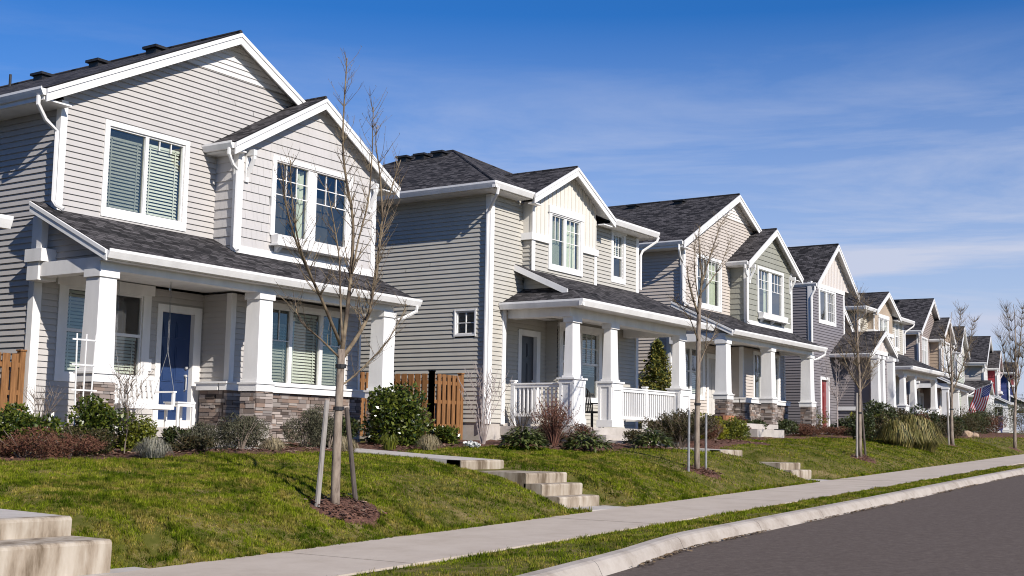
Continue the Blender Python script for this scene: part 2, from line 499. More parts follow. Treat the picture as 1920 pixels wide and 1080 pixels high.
def window(root, org, P, outer, panes, grid=None, head=None, blind=None, sill=.0, label=None, hung=False, room=.6, proud=.045, screens=()):
    """outer: trim rectangle (u0,u1,z0,z1); panes: list of glass rectangles"""
    U0, U1, Z0, Z1 = outer
    a0 = min(p[0] for p in panes)-.035; a1 = max(p[1] for p in panes)+.035
    b0 = min(p[2] for p in panes)-.035; b1 = max(p[3] for p in panes)+.035
    f = MB()
    f.pbox(P, U0, a0, Z0, Z1, -.03, proud); f.pbox(P, a1, U1, Z0, Z1, -.03, proud)
    f.pbox(P, a0, a1, b1, Z1, -.03, proud-.002); f.pbox(P, a0, a1, Z0, b0, -.03, proud-.002)
    if head: f.pbox(P, U0-head[0], U1+head[0], Z1-.01, Z1+head[1], -.02, proud+.025)
    if sill: f.pbox(P, U0-.02, U1+.02, Z0-.01, Z0+.045, proud, proud+sill)
    # sash frames and mullions
    ps = sorted(panes)
    cols = sorted(set((p[0], p[1]) for p in ps))
    edges = [a0]+[x for c in cols for x in c]+[a1]
    for k in range(0, len(edges), 2):
        f.pbox(P, edges[k], edges[k+1], b0, b1, -.06, .012)
    for c in cols:
        rows = sorted((p[2], p[3]) for p in ps if p[0] == c[0])
        e = [b0]+[z for r in rows for z in r]+[b1]
        for k in range(0, len(e), 2):
            f.pbox(P, c[0], c[1], e[k], e[k+1], -.06, .008)
    # the dim room behind
    d = -room
    q = lambda u, z, o: P(u, z, o)
    for pts in ([q(a0, b0, d), q(a1, b0, d), q(a1, b1, d), q(a0, b1, d)], [q(a0, b0, -.055), q(a0, b0, d), q(a0, b1, d), q(a0, b1, -.055)],
                [q(a1, b0, -.055), q(a1, b0, d), q(a1, b1, d), q(a1, b1, -.055)], [q(a0, b0, -.055), q(a1, b0, -.055), q(a1, b0, d), q(a0, b0, d)],
                [q(a0, b1, -.055), q(a1, b1, -.055), q(a1, b1, d), q(a0, b1, d)]):
        f.face(pts, 1)
    w = f.build('window', [WHITE, ROOM], root, org)
    if label: w['label'] = label
    g = MB()
    for p in panes:
        g.face([P(p[0]-.005, p[2]-.005, -.035), P(p[1]+.005, p[2]-.005, -.035), P(p[1]+.005, p[3]+.005, -.035), P(p[0]-.005, p[3]+.005, -.035)])
    gp = g.build('pane', GLASS, w)
    gp.data.transform(Matrix.Translation(-Vector(org)))
    if grid:
        k = MB()
        for (u0, u1, z0, z1, us, zs) in grid:
            for u in us: k.pbox(P, u-.010, u+.010, z0, z1, -.032, -.012)
            for z in zs: k.pbox(P, u0, u1, z-.010, z+.010, -.033, -.014)
        k = k.build('grille', WHITE, w, org)
    if blind:
        k = MB()
        for (kind, u0, u1, z0, z1) in blind:
            if kind == 'slats':
                for z in np.arange(z0, z1, .068):
                    k.face([P(u0, z, -.088), P(u1, z, -.088), P(u1, z+.050, -.122), P(u0, z+.050, -.122)])
                for u in (u0+.12*(u1-u0), u0+.88*(u1-u0)):
                    k.pbox(P, u-.012, u+.012, z0, z1, -.084, -.080)
                k.pbox(P, u0, u1, z1-.02, z1+.03, -.13, -.08)
            else:
                n = max(6, int((u1-u0)/.03))
                for j in range(n):
                    ua, ub = u0+(u1-u0)*j/n, u0+(u1-u0)*(j+1)/n
                    oa = -.14+.025*math.sin(j*1.25); ob_ = -.14+.025*math.sin((j+1)*1.25)
                    k.face([P(ua, z0, oa), P(ub, z0, ob_), P(ub, z1, ob_), P(ua, z1, oa)])
        k.build('blind' if blind[0][0] == 'slats' else 'curtain', (BLIND if blind[0][0] == 'slats' else CURTAIN), w, org)
    for p in screens:
        k = MB(); k.face([P(p[0], p[2], -.045), P(p[1], p[2], -.045), P(p[1], p[3], -.045), P(p[0], p[3], -.045)]); k.build('insect_screen', SCREEN, w, org)
    return w
def roof_plane(mb, pts, eave, m_top=0, m_under=1, th=.055):
    """pts: corners of the upper face; eave: direction along the courses"""
    e = Vector(eave).normalized()
    p = [Vector(q) for q in pts]
    n = (p[1]-p[0]).cross(p[2]-p[0]).normalized()
    if n.z < 0:
        p.reverse(); n = -n
    s = n.cross(e)
    uv = [(q.dot(e), q.dot(s)) for q in p]
    mb.face(p, m_top, uv)
    low = [q-Vector((0, 0, th)) for q in p]
    mb.face(list(reversed(low)), m_under)
    for i in range(len(p)):
        j = (i+1) % len(p)
        mb.face([low[i], low[j], p[j], p[i]], m_top, [(0, 0)]*4)
def gutter(mb, a, b, out, h=.15, w=.12, m=0):
    a = Vector(a); b = Vector(b); o = Vector(out)
    prof = [(0, -h), (w*.55, -h), (w*.8, -h*.62), (w, -h*.30), (w, 0), (w-.02, 0), (w-.02, -.03), (0, -.03)]
    A = [a+o*x+Vector((0, 0, z)) for x, z in prof]; B = [b+o*x+Vector((0, 0, z)) for x, z in prof]
    for i in range(len(prof)):
        j = (i+1) % len(prof)
        mb.face([A[i], B[i], B[j], A[j]], m)
    mb.face(list(reversed(A)), m); mb.face(B, m)
def rake(mb, a, b, n, m=0, h=.25):
    """barge board with its shadow strip; a low, b high"""
    mb.board(a, b, h, n, .03, m)
    a2 = Vector(a)+Vector(n)*.03; b2 = Vector(b)+Vector(n)*.03
    mb.board(a2, b2, .085, n, .022, m)
def spout(name, root, org, pts, mat=None, r=.042):
    mb = MB()
    mb.tube(pts, r, 6)
    return mb.build(name, mat or WHITE, root, org)
def stonewall(mb, P, u0, u1, z0, z1, seed, m=0, mj=1, ends=True):
    rr = random.Random(seed)
    mb.pbox(P, u0+.01, u1-.01, z0, z1, -.1, .004, mj)
    z = z0
    while z < z1-.02:
        h = min(rr.choice((.05, .065, .085, .10)), z1-z)
        u = u0
        while u < u1-.01:
            w = rr.uniform(.10, .34)
            v = min(u+w, u1)
            if u1-v < .08: v = u1
            if h > .09 and rr.random() < .35:
                hh = h*rr.uniform(.4, .6)
                mb.pbox(P, u+.005, v-.005, z+.004, z+hh-.003, -.05, rr.uniform(.02, .05), m)
                mb.pbox(P, u+.005, v-.005, z+hh+.003, z+h-.004, -.05, rr.uniform(.02, .05), m)
            else:
                mb.pbox(P, u+.005, v-.005, z+.004, z+h-.004, -.05, rr.uniform(.02, .055), m)
            u = v
        z += h
def door(root, org, P, u0, u1, z0, z1, outer, col, handle_right=True):
    U0, U1, Z0, Z1 = outer
    f = MB()
    f.pbox(P, U0, u0-.02, Z0, Z1, -.1, .045); f.pbox(P, u1+.02, U1, Z0, Z1, -.1, .045)
    f.pbox(P, u0-.02, u1+.02, z1+.02, Z1, -.1, .043); f.pbox(P, u0-.02, u1+.02, Z0, z0, -.1, .06)
    d = MB()
    w = u1-u0; h = z1-z0
    d.pbox(P, u0-.02, u1+.02, z0, z1+.02, -.1, -.075)
    for (a, b, c, e) in ((.13, .46, .08, .30), (.54, .87, .08, .30), (.13, .46, .36, .70), (.54, .87, .36, .70), (.13, .46, .77, .93), (.54, .87, .77, .93)):
        A, B, C_, D = u0+a*w, u0+b*w, z0+c*h, z0+e*h
        d.pbox(P, A, B, C_, D, -.08, -.062)
        d.pbox(P, A+.03, B-.03, C_+.03, D-.03, -.064, -.052)
    dm = d.build('front_door', mat_paint('door_%s' % (col,), col, 0.3, 0.05), root, org)
    f.build('door_frame', WHITE, dm, org)
    k = MB()
    hu = u1-.08 if handle_right else u0+.08
    for zz, r in ((z0+.42*h, .03), (z0+.50*h, .035)):
        k.tube([P(hu, zz, -.075), P(hu, zz, -.02), P(hu, zz, -.01)], [r, r, r*.6], 8)
    k.tube([P(hu, z0+.28*h, -.075), P(hu, z0+.29*h, -.02), P(hu, z0+.40*h, -.02), P(hu, z0+.41*h, -.075)], .014, 6)
    k.build('door_handle', STEEL, dm, org)
    return dm
def column(root, org, cx, yf, z0, z1, w=.37, wb=.42, stone=None, base=.18, name='porch_column'):
    """square boxed column, front face at yf"""
    cy = yf+wb/2
    mb = MB()
    mb.taper(cx, cy, wb, w, z0, z1-.14)
    mb.box(cx-w/2-.035, cx+w/2+.035, cy-w/2-.035, cy+w/2+.035, z1-.14, z1)
    mb.box(cx-wb/2-.02, cx+wb/2+.02, cy-wb/2-.02, cy+wb/2+.02, z0, z0+.05)
    mb.box(cx-wb/2-.07, cx+wb/2+.07, cy-wb/2-.07, cy+wb/2+.07, z0-.035, z0)
    mb.box(cx-wb/2-.045, cx+wb/2+.045, cy-wb/2-.045, cy+wb/2+.045, z0-base, z0-.035)
    c = mb.build(name, WHITE, root, org)
    if stone is not None:
        s = MB()
        a = wb/2+.0
        for k, P in enumerate((front(cy-a), left(cx-a), right(cx+a))):
            if k == 0: stonewall(s, P, cx-a-.03, cx+a+.03, stone, z0-base, int(cx*10)+k)
            else: stonewall(s, P, cy-a, cy+a, stone, z0-base, int(cx*10)+k)
        s.build('stone_pedestal', [STONE, MORTAR], c, org)
    return c
def roof_vent(root, org, x, y, z, slope):
    mb = MB()
    mb.box(x-.13, x+.13, y-.17, y+.17, z-.12, z+.05)
    mb.box(x-.19, x+.19, y-.23, y+.23, z+.05, z+.11)
    return mb.build('roof_vent', METAL, root, org)

class PB:
    """like MB.box, but every box becomes a part of its own"""
    def __init__(s): s.b = []
    def box(s, *a): s.b.append(a)
    def build(s, name, mat, root, org):
        for x0, x1, y0, y1, z0, z1 in s.b:
            d = (x1-x0, y1-y0, z1-z0)
            nm = 'corner_board' if d[2] > max(d[0], d[1]) else 'trim_board'
            q = MB(); q.box(x0, x1, y0, y1, z0, z1); q.build(nm, mat, root, org)

# ------------------------------------------------------------------ house with front gable, shingled bay and full-width porch
OA = Vector((18.6, 20.0, 0.0))
def house_gable(pal, t, th, label, detail=2, seed=1):
    root = empty('house', OA+Vector(t), th, label, 'house', 'houses along the street')
    O = OA
    S = mat_paint('siding_'+pal['n'], pal['siding'], 0.6, 0.06)
    G = mat_paint('gable_'+pal['n'], pal['gable'], 0.55, 0.05)
    A = mat_paint('bay_'+pal['n'], pal['bay'], 0.65, 0.07)
    X0, X1 = 14.42, 22.76
    rl = lambda z: max(0, (8.68-z)/.51)
    # --- walls
    w = MB()
    win1 = (15.50, 17.43, 4.34, 6.01)
    lap(w, front(20), 4.03, 7.80, lambda z: (max(X0, 18.59-rl(z)), min(X1, 18.59+rl(z))), [win1, (18.5, X1, 4.0, 5.9)])
    lap(w, left(X0), 4.1, 6.28, (20.0, 29.2), out=.029)
    lap(w, left(X0), .18, 4.1, (20.5, 29.2), out=.029)
    lap(w, right(X1), .18, 6.28, (20.0, 29.2))
    lap(w, back(29.2), .18, 8.5, lambda z: (max(X0, 18.59-rl(z)), min(X1, 18.59+rl(z))), h=.234)
    lap(w, front(20.5), .16, 3.0, (X0, 18.62), [(15.16, 16.97, 1.12, 2.80), (17.48, 18.35, .1, 2.55)])
    lap(w, left(18.62), .16, 3.0, (19.65, 20.5), out=.029)
    lap(w, front(19.65), 1.1, 3.0, (18.62, X1), [(19.74, 22.16, 1.1, 2.85)])
    lap(w, right(X1), .18, 4.0, (19.65, 20.0))
    # cheek walls over the porch beam
    lap(w, left(14.46), 3.1, 4.1, lambda z: (max(18.5, 20.05-(4.12-z)/.475), 20.5))
    w.build('wall', S, root, O)
    g = MB()
    lap(g, front(20), 7.80, 8.64, lambda z: (18.59-rl(z), 18.59+rl(z)), out=.03)
    g.build('gable_siding', G, root, O)
    # --- shingled bay
    b = MB()
    rb = lambda z: max(0, (7.62-z)/.585)
    shake(b, front(19.33), 3.78, 7.6, lambda z: (max(18.34, 20.70-rb(z)), min(22.80, 20.70+rb(z))), [(19.45, 21.82, 4.38, 6.0)], seed=seed)
    shake(b, left(18.34), 3.78, 6.15, (19.33, 20.0), seed=seed+3)
    shake(b, right(22.80), 3.78, 6.15, (19.33, 20.0), seed=seed+4)
    bay = b.build('bay_wall', A, root, O)
    # --- trim
    c = PB()
    c.box(14.39, 14.52, 19.955, 20.0, 4.1, 6.25); c.box(14.375, 14.42, 19.957, 20.10, 4.1, 6.25)
    c.box(14.39, 14.55, 20.455, 20.5, .1, 3.05); c.box(14.375, 14.42, 20.457, 20.62, .1, 4.05)
    c.box(18.31, 18.46, 19.285, 19.33, 3.80, 6.2); c.box(18.295, 18.34, 19.287, 19.42, 3.80, 6.2)
    c.box(22.70, 22.83, 19.285, 19.33, 3.80, 6.2); c.box(22.80, 22.845, 19.287, 19.42, 3.80, 6.2)
    c.box(18.46, 22.70, 19.287, 19.33, 3.80, 3.98)
    c.box(18.0, 18.34, 19.955, 20.0, 4.0, 4.08)
    c.box(18.575, 18.62, 19.59, 19.74, 1.08, 3.0); c.box(18.59, 18.72, 19.60, 19.65, 1.08, 3.0)
    c.box(22.74, 22.80, 19.60, 19.72, 1.08, 3.0)
    # sill cap of the stone wainscot
    c.box(18.30, 22.80, 19.36, 19.65, 1.07, 1.11); c.box(18.33, 22.78, 19.39, 19.60, .93, 1.07)
    c.box(18.30, 18.62, 19.65, 20.32, 1.07, 1.11); c.box(18.33, 18.62, 19.65, 20.30, .93, 1.07)
    c.build('trim', WHITE, root, O)
    st = MB()
    stonewall(st, front(19.50), 18.42, 22.72, -.3, .93, seed)
    stonewall(st, left(18.46), 19.50, 20.28, -.3, .93, seed+1)
    st.build('stone_wainscot', [STONE, MORTAR], root, O)
    # --- roofs
    r = MB()
    roof_plane(r, [(13.86, 19.70, 6.34), (18.59, 19.70, 8.75), (18.59, 29.6, 8.75), (13.86, 29.6, 6.34)], (0, 1, 0))
    roof_plane(r, [(23.32, 19.70, 6.34), (18.59, 19.70, 8.75), (18.59, 29.6, 8.75), (23.32, 29.6, 6.34)], (0, 1, 0))
    r.tube([(18.59, 19.69, 8.745), (18.59, 29.6, 8.745)], .05, 6, 0)
    rf = r.build('roof', [SHINGLE, WHITE], root, O)
    k = MB()
    rake(k, (13.84, 19.70, 6.30), (18.59, 19.70, 8.72), (0, -1, 0)); rake(k, (23.34, 19.70, 6.30), (18.592, 19.70, 8.72), (0, -1, 0))
    k.box(13.84, 13.88, 19.75, 29.6, 6.10, 6.28); k.box(23.30, 23.34, 19.75, 29.6, 6.10, 6.28)
    k.box(13.88, 14.42, 19.72, 29.5, 6.09, 6.12); k.box(22.76, 23.30, 19.72, 29.5, 6.09, 6.12)
    k.build('rake_board', WHITE, rf, O)
    g = MB(); gutter(g, (13.86, 19.72, 6.33), (13.86, 29.6, 6.33), (-1, 0, 0)); g.build('gutter', WHITE, root, O)
    r = MB()
    roof_plane(r, [(18.0, 19.08, 6.12), (20.70, 19.08, 7.70), (20.70, 20.06, 7.70), (18.0, 20.06, 6.12)], (0, 1, 0))
    roof_plane(r, [(23.4, 19.08, 6.12), (20.70, 19.08, 7.70), (20.70, 20.06, 7.70), (23.4, 20.06, 6.12)], (0, 1, 0))
    r.tube([(20.70, 19.07, 7.695), (20.70, 20.05, 7.695)], .045, 6, 0)
    rf2 = r.build('bay_roof', [SHINGLE, WHITE], root, O)
    k = MB()
    rake(k, (17.98, 19.08, 6.08), (20.70, 19.08, 7.67), (0, -1, 0)); rake(k, (23.42, 19.08, 6.08), (20.702, 19.08, 7.67), (0, -1, 0))
    k.box(18.02, 18.34, 19.10, 19.98, 5.93, 5.96); k.box(22.82, 23.40, 19.10, 19.98, 5.93, 5.96)
    k.build('rake_board', WHITE, rf2, O)
    g = MB(); gutter(g, (18.0, 19.10, 6.11), (18.0, 19.97, 6.11), (-1, 0, 0)); g.build('gutter', WHITE, root, O)
    g = MB(); gutter(g, (23.4, 19.10, 6.11), (23.4, 19.97, 6.11), (1, 0, 0)); g.build('gutter', WHITE, root, O)
    for x, s in ((18.56, 1), (22.60, -1)):
        q = MB()
        q.box(x-.05, x+.05, 19.27, 19.33, 5.36, 6.05); q.box(x-.05, x+.05, 19.06, 19.27, 5.92, 6.04)
        q.hexa([(x-.04, 19.27, 5.46), (x+.04, 19.27, 5.46), (x+.04, 19.27, 5.58), (x-.04, 19.27, 5.58), (x-.04, 19.07, 5.84), (x+.04, 19.07, 5.84), (x+.04, 19.07, 5.94), (x-.04, 19.07, 5.94)])
        q.build('gable_bracket', WHITE, root, O)
    # --- porch
    r = MB()
    roof_plane(r, [(14.08, 18.02, 3.22), (22.92, 18.02, 3.22), (22.92, 20.0, 4.16), (14.08, 20.0, 4.16)], (1, 0, 0))
    roof_plane(r, [(14.08, 20.0, 4.16), (14.41, 20.0, 4.16), (14.41, 20.28, 4.29), (14.08, 20.28, 4.29)], (1, 0, 0))
    pr = r.build('porch_roof', [SHINGLE, WHITE], root, O)
    k = MB()
    k.board((14.08, 18.0, 3.20), (14.08, 20.28, 4.27), .19, (-1, 0, 0), .03)
    k.board((14.05, 18.0, 3.20), (14.05, 20.28, 4.27), .07, (-1, 0, 0), .02)
    k.board((22.92, 18.0, 3.20), (22.92, 20.0, 4.14), .19, (1, 0, 0), .03)
    k.board((14.10, 18.07, 3.20), (22.90, 18.07, 3.20), .15, (0, -1, 0), .03)
    k.build('rake_board', WHITE, pr, O)
    g = MB(); gutter(g, (14.06, 18.04, 3.22), (22.98, 18.04, 3.22), (0, -1, 0), .16, .13); g.build('gutter', WHITE, root, O)
    k = MB()
    k.box(14.20, 22.44, 18.33, 18.62, 2.90, 3.12)                       # front beam
    k.box(14.20, 14.46, 18.62, 20.46, 2.86, 3.12)                       # side beam
    k.box(22.20, 22.46, 18.62, 19.60, 2.90, 3.12)
    k.box(14.46, 22.20, 18.62, 20.50, 3.05, 3.08)                       # ceiling
    k.box(14.14, 22.60, 18.10, 18.33, 3.04, 3.07)                       # eave soffit
    k.box(14.16, 14.56, 20.06, 20.40, 2.80, 3.14); k.box(14.12, 14.50, 19.94, 20.44, 3.14, 3.38); k.box(14.20, 14.34, 20.08, 20.22, 3.38, 4.02)
    k.build('porch_beam', WHITE, root, O)
    for cx in (14.36, 18.30, 22.24):
        column(root, O, cx, 18.27, 1.07, 2.90, stone=-.3)
    k = MB(); k.box(14.30, 18.35, 18.14, 20.5, -.06, .12); k.box(14.44, 22.7, 20.5, 29.2, -.4, .17); k.box(15.2, 17.6, 17.62, 18.14, -.35, -.08)
    k.build('porch_floor', CONC, root, O)
    # --- openings
    sl = pal.get('blind', True)
    window(root, O, front(20), (15.40, 17.55, 4.19, 6.11), [(15.54, 16.42, 4.39, 5.97), (16.50, 17.40, 4.39, 5.97)],
           [(16.50, 17.40, 5.76, 5.97, (16.80, 17.10), ())] if sl else [(15.54, 16.42, 5.3, 5.97, (15.83, 16.13), (5.3,)), (16.50, 17.40, 5.3, 5.97, (16.80, 17.10), (5.3, 5.63))],
           blind=[('slats', 15.56, 16.40, 4.42, 5.80), ('slats', 16.52, 17.38, 4.42, 5.84)] if sl else [('sheer', 16.75, 17.36, 4.4, 5.95)], screens=[(15.54, 16.42, 4.39, 5.97)])
    window(root, O, front(19.33), (19.32, 21.95, 4.34, 6.12), [(19.48, 20.48, 4.40, 5.98), (20.77, 21.80, 4.40, 5.98)],
           [(19.48, 20.48, 5.28, 5.98, (19.81, 20.14), (5.28, 5.62)), (20.77, 21.80, 5.28, 5.98, (21.11, 21.45), (5.28, 5.62))],
           blind=[('sheer', 20.28, 20.46, 4.4, 5.95)])
    window(root, O, front(20.5), (14.94, 17.17, .97, 2.83), [(15.18, 15.98, 1.16, 1.94), (15.18, 15.98, 2.0, 2.76), (16.14, 16.94, 1.16, 1.94), (16.14, 16.94, 2.0, 2.76)],
           head=(.06, .20), blind=[('slats', 15.2, 15.96, 1.5 if not sl else 1.2, 2.72), ('slats', 16.16, 16.92, 1.2, 1.9)])
    window(root, O, front(19.65), (19.62, 22.28, 1.11, 2.92), [(19.78, 20.40, 1.17, 2.78), (20.50, 21.40, 1.17, 2.78), (21.50, 22.12, 1.17, 2.78)],
           [(19.78, 20.40, 2.1, 2.78, (20.09,), (2.1,)), (21.50, 22.12, 2.1, 2.78, (21.81,), (2.1,))],
           blind=[('slats', 19.8, 20.38, 1.2, 2.45), ('slats', 20.52, 21.38, 1.2, 2.72), ('slats', 21.52, 22.1, 1.2, 2.45)] if sl else [('sheer', 19.8, 20.1, 1.2, 2.7), ('sheer', 20.5, 20.9, 1.2, 2.7)], screens=[(19.78, 20.40, 1.17, 2.78), (21.50, 22.12, 1.17, 2.78)])
    door(root, O, front(20.5), 17.50, 18.33, .29, 2.52, (17.35, 18.55, .12, 2.69), pal['door'])
    # --- window box
    q = MB()
    q.hexa([(19.36, 19.10, 4.14), (21.80, 19.10, 4.14), (21.80, 19.28, 4.14), (19.36, 19.28, 4.14), (19.34, 19.06, 4.34), (21.82, 19.06, 4.34), (21.82, 19.28, 4.34), (19.34, 19.28, 4.34)])
    q.box(19.30, 21.86, 19.03, 19.28, 4.10, 4.14)
    for x in (19.5, 20.55, 21.66): q.hexa([(x-.05, 19.24, 3.98), (x+.05, 19.24, 3.98), (x+.05, 19.28, 3.98), (x-.05, 19.28, 3.98), (x-.05, 19.08, 4.10), (x+.05, 19.08, 4.10), (x+.05, 19.28, 4.10), (x-.05, 19.28, 4.10)])
    q.build('flower_box', WHITE, root, O)
    # --- downspouts
    spout('downspout', root, O, [(13.80, 19.86, 6.18), (13.80, 19.86, 6.02), (14.02, 19.92, 5.78), (14.30, 19.95, 5.62), (14.31, 19.95, 4.30), (14.33, 19.86, 4.20), (14.40, 19.75, 4.13)])
    spout('downspout', root, O, [(17.94, 19.2, 5.97), (17.94, 19.2, 5.85), (18.10, 19.24, 5.66), (18.25, 19.25, 5.55), (18.25, 19.25, 3.92), (18.27, 19.17, 3.84)])
    spout('downspout', root, O, [(22.86, 17.97, 3.06), (22.86, 17.99, 2.94), (22.66, 18.2, 2.78), (22.50, 18.36, 2.70), (22.50, 18.40, .9), (22.50, 18.40, -.2)])
    for y in (22.0, 24.0, 26.1): roof_vent(root, O, 18.20, y, 8.56, 1)
    if detail > 1:
        spout('vent_pipe', root, O, [(18.2, 27.4, 8.4), (18.2, 27.4, 8.86)], METAL, .035)
        q = MB(); q.box(17.17, 17.25, 20.46, 20.49, 1.28, 1.52); q.build('porch_intercom', WHITE, root, O)
    return root

# ------------------------------------------------------------------ house with hipped roof, batten bay and railed porch
OB = Vector((30.8, 18.6, 0.0))
def house_hip(pal, t, th, label):
    root = empty('house', OB+Vector(t), th, label, 'house', 'houses along the street')
    O = OB
    S = mat_paint('siding_'+pal['n'], pal['siding'], 0.6, 0.06)
    B = mat_paint('batten_'+pal['n'], pal['gable'], 0.6, 0.05)
    X0, X1, Y = 26.69, 34.9, 18.6
    w = MB()
    sw = (29.20, 30.78, 4.86, 6.3); s2 = (33.31, 33.92, 5.05, 6.35)
    lap(w, front(Y), 3.4, 6.52, (X0, X1), [(28.25, 31.70, 4.3, 6.6), s2])
    lap(w, front(Y), .44, 3.4, (X0, 27.43))
    lap(w, left(X0), .44, 6.52, (Y, 28.2), [(19.02, 19.66, 2.75, 3.38)], out=.029)
    lap(w, right(X1), .44, 6.52, (Y, 28.2))
    lap(w, back(28.2), .44, 6.52, (X0, X1), h=.234)
    lap(w, front(19.0), .40, 3.4, (27.40, 30.14), [(28.84, 29.62, .3, 2.90)])
    lap(w, left(30.14), .40, 3.4, (Y, 19.0))
    lap(w, front(Y), .40, 3.4, (30.14, X1), [(30.40, 32.44, 1.22, 3.2)])
    lap(w, front(18.3), 4.40, 5.45, (28.25, 31.70), [sw])
    lap(w, left(28.25), 4.40, 5.45, (18.3, Y)); lap(w, right(31.70), 4.4, 5.45, (18.3, Y))
    lap(w, left(28.35), 3.62, 4.68, lambda z: (max(17.0, 18.6-(4.68-z)/.447), 18.6))
    w.build('wall', S, root, O)
    b = MB()
    rb = lambda u: 7.715-.5225*abs(u-30.08)
    batten(b, front(18.28), 5.60, rb, 28.25, 31.70, [(29.15, 30.85, 4.8, 6.4)])
    batten(b, left(28.23), 5.60, lambda u: 6.5, 18.3, 18.6, sp=.3); batten(b, right(31.72), 5.60, lambda u: 6.5, 18.3, 18.6, sp=.3)
    b.build('batten_wall', B, root, O)
    c = PB()
    c.box(X0-.03, X0+.13, Y-.045, Y, .40, 6.45); c.box(X0-.045, X0, Y-.043, Y+.12, .40, 6.45)
    c.box(X1-.13, X1+.03, Y-.045, Y, .40, 6.45); c.box(X1, X1+.045, Y-.043, Y+.12, .40, 6.45)
    c.box(27.30, 27.46, Y-.05, Y, .40, 3.45)
    c.box(28.12, 29.05, 18.21, 18.28, 5.43, 5.62); c.box(30.90, 31.76, 18.21, 18.28, 5.43, 5.62); c.box(28.12, 28.19, 18.28, 18.62, 5.43, 5.62)
    c.box(28.20, 28.36, 18.25, 18.275, 4.4, 5.43); c.box(31.60, 31.74, 18.25, 18.275, 4.4, 5.43)
    c.box(28.20, 28.28, 18.235, 18.275, 5.62, 6.5)
    c.build('trim', WHITE, root, O)
    f = MB(); f.box(X0+.01, X1-.01, Y+.01, 28.19, -.4, .44)
    f.build('foundation', CONC, root, O)
    # roofs
    e, z, xa, xb, y0, y1 = .0, 6.65, 26.12, 35.48, 18.1, 28.7
    xm, zr = 30.8, 8.98
    ya, yb = 22.95, 24.6
    r = MB()
    zs_ = z+.4*(zr-z)/(ya-y0)
    roof_plane(r, [(xa, y0, z), (27.92, y0, z), (27.92, y0+.4, zs_), (32.24, y0+.4, zs_), (32.24, y0, z), (xb, y0, z), (xm, ya, zr)], (1, 0, 0))
    roof_plane(r, [(xa, y0, z), (xm, ya, zr), (xm, yb, zr), (xa, y1, z)], (0, 1, 0))
    roof_plane(r, [(xb, y0, z), (xb, y1, z), (xm, yb, zr), (xm, ya, zr)], (0, 1, 0))
    roof_plane(r, [(xa, y1, z), (xb, y1, z), (xm, yb, zr)], (1, 0, 0))
    for q in ((xa, y0, z), (xb, y0, z)): r.tube([q, (xm, ya, zr)], .035, 5, 0)
    r.tube([(xm, ya, zr), (xm, yb, zr)], .035, 5, 0)
    rf = r.build('roof', [SHINGLE, WHITE], root, O)
    k = MB()
    k.box(32.26, xb-.02, y0+.02, Y, 6.47, 6.50); k.box(X1, xb-.02, Y, y1-.02, 6.47, 6.50); k.build('soffit', WHITE, rf, O); k = MB(); k.box(xa+.02, 27.9, y0+.02, Y, 6.47, 6.50); k.box(xa+.02, X0, Y, y1-.02, 6.47, 6.50)
    k.build('soffit', WHITE, rf, O)
    g = MB(); gutter(g, (xa-.1, y0, z), (27.92, y0, z), (0, -1, 0), .17); g.build('gutter', WHITE, root, O)
    g = MB(); gutter(g, (32.24, y0, z), (xb-.2, y0, z), (0, -1, 0), .17); g.build('gutter', WHITE, root, O)
    g = MB(); gutter(g, (xa, y0-.1, z), (xa, y1, z), (-1, 0, 0), .17); g.build('gutter', WHITE, root, O)
    r = MB()
    yr = 20.5
    roof_plane(r, [(27.86, 17.97, 6.62), (30.08, 17.97, 7.78), (30.08, yr, 7.78), (27.86, 18.1, 6.62)], (0, 1, 0))
    roof_plane(r, [(32.30, 17.97, 6.62), (30.08, 17.97, 7.78), (30.08, yr, 7.78), (32.30, 18.1, 6.62)], (0, 1, 0))
    r.tube([(30.08, 17.96, 7.775), (30.08, yr, 7.775)], .04, 6, 0)
    rf2 = r.build('bay_roof', [SHINGLE, WHITE], root, O)
    k = MB()
    rake(k, (27.84, 17.97, 6.60), (30.08, 17.97, 7.76), (0, -1, 0)); rake(k, (32.32, 17.97, 6.60), (30.082, 17.97, 7.76), (0, -1, 0))
    k.box(27.88, 28.26, 18.0, 18.2, 6.36, 6.39); k.box(31.7, 32.28, 18.0, 18.2, 6.36, 6.39)
    k.build('rake_board', WHITE, rf2, O)
    # porch roof
    r = MB()
    zt = 4.78
    roof_plane(r, [(27.20, 16.08, 3.60), (35.0, 16.08, 3.60), (35.0, 18.6, 4.72), (29.75, 18.6, 4.72)], (1, 0, 0))
    roof_plane(r, [(27.20, 16.08, 3.60), (27.20, 18.6, 3.60), (29.75, 18.6, 4.72)], (0, 1, 0))
    roof_plane(r, [(27.85, 16.90, 3.985), (29.4, 16.90, 3.985), (29.4, 18.6, 4.745), (27.85, 18.6, 4.745)], (1, 0, 0))
    pr = r.build('porch_roof', [SHINGLE, WHITE], root, O)
    k = MB()
    k.board((27.85, 16.88, 3.965), (27.85, 18.6, 4.73), .17, (-1, 0, 0), .035)
    k.build('rake_board', WHITE, pr, O); k = MB()
    k.board((35.0, 16.08, 3.58), (35.0, 18.6, 4.70), .16, (1, 0, 0), .03)
    k.build('rake_board', WHITE, pr, O)
    g = MB(); gutter(g, (27.10, 16.10, 3.60), (35.05, 16.10, 3.60), (0, -1, 0), .18); g.build('gutter', WHITE, root, O)
    g = MB(); gutter(g, (27.22, 16.0, 3.60), (27.22, 18.56, 3.60), (-1, 0, 0), .18); g.build('gutter', WHITE, root, O)
    k = MB()
    k.box(27.52, 34.32, 16.60, 16.98, 3.20, 3.44); k.box(27.52, 27.90, 16.98, 18.55, 3.22, 3.44); k.box(33.92, 34.32, 16.98, 18.55, 3.20, 3.44)
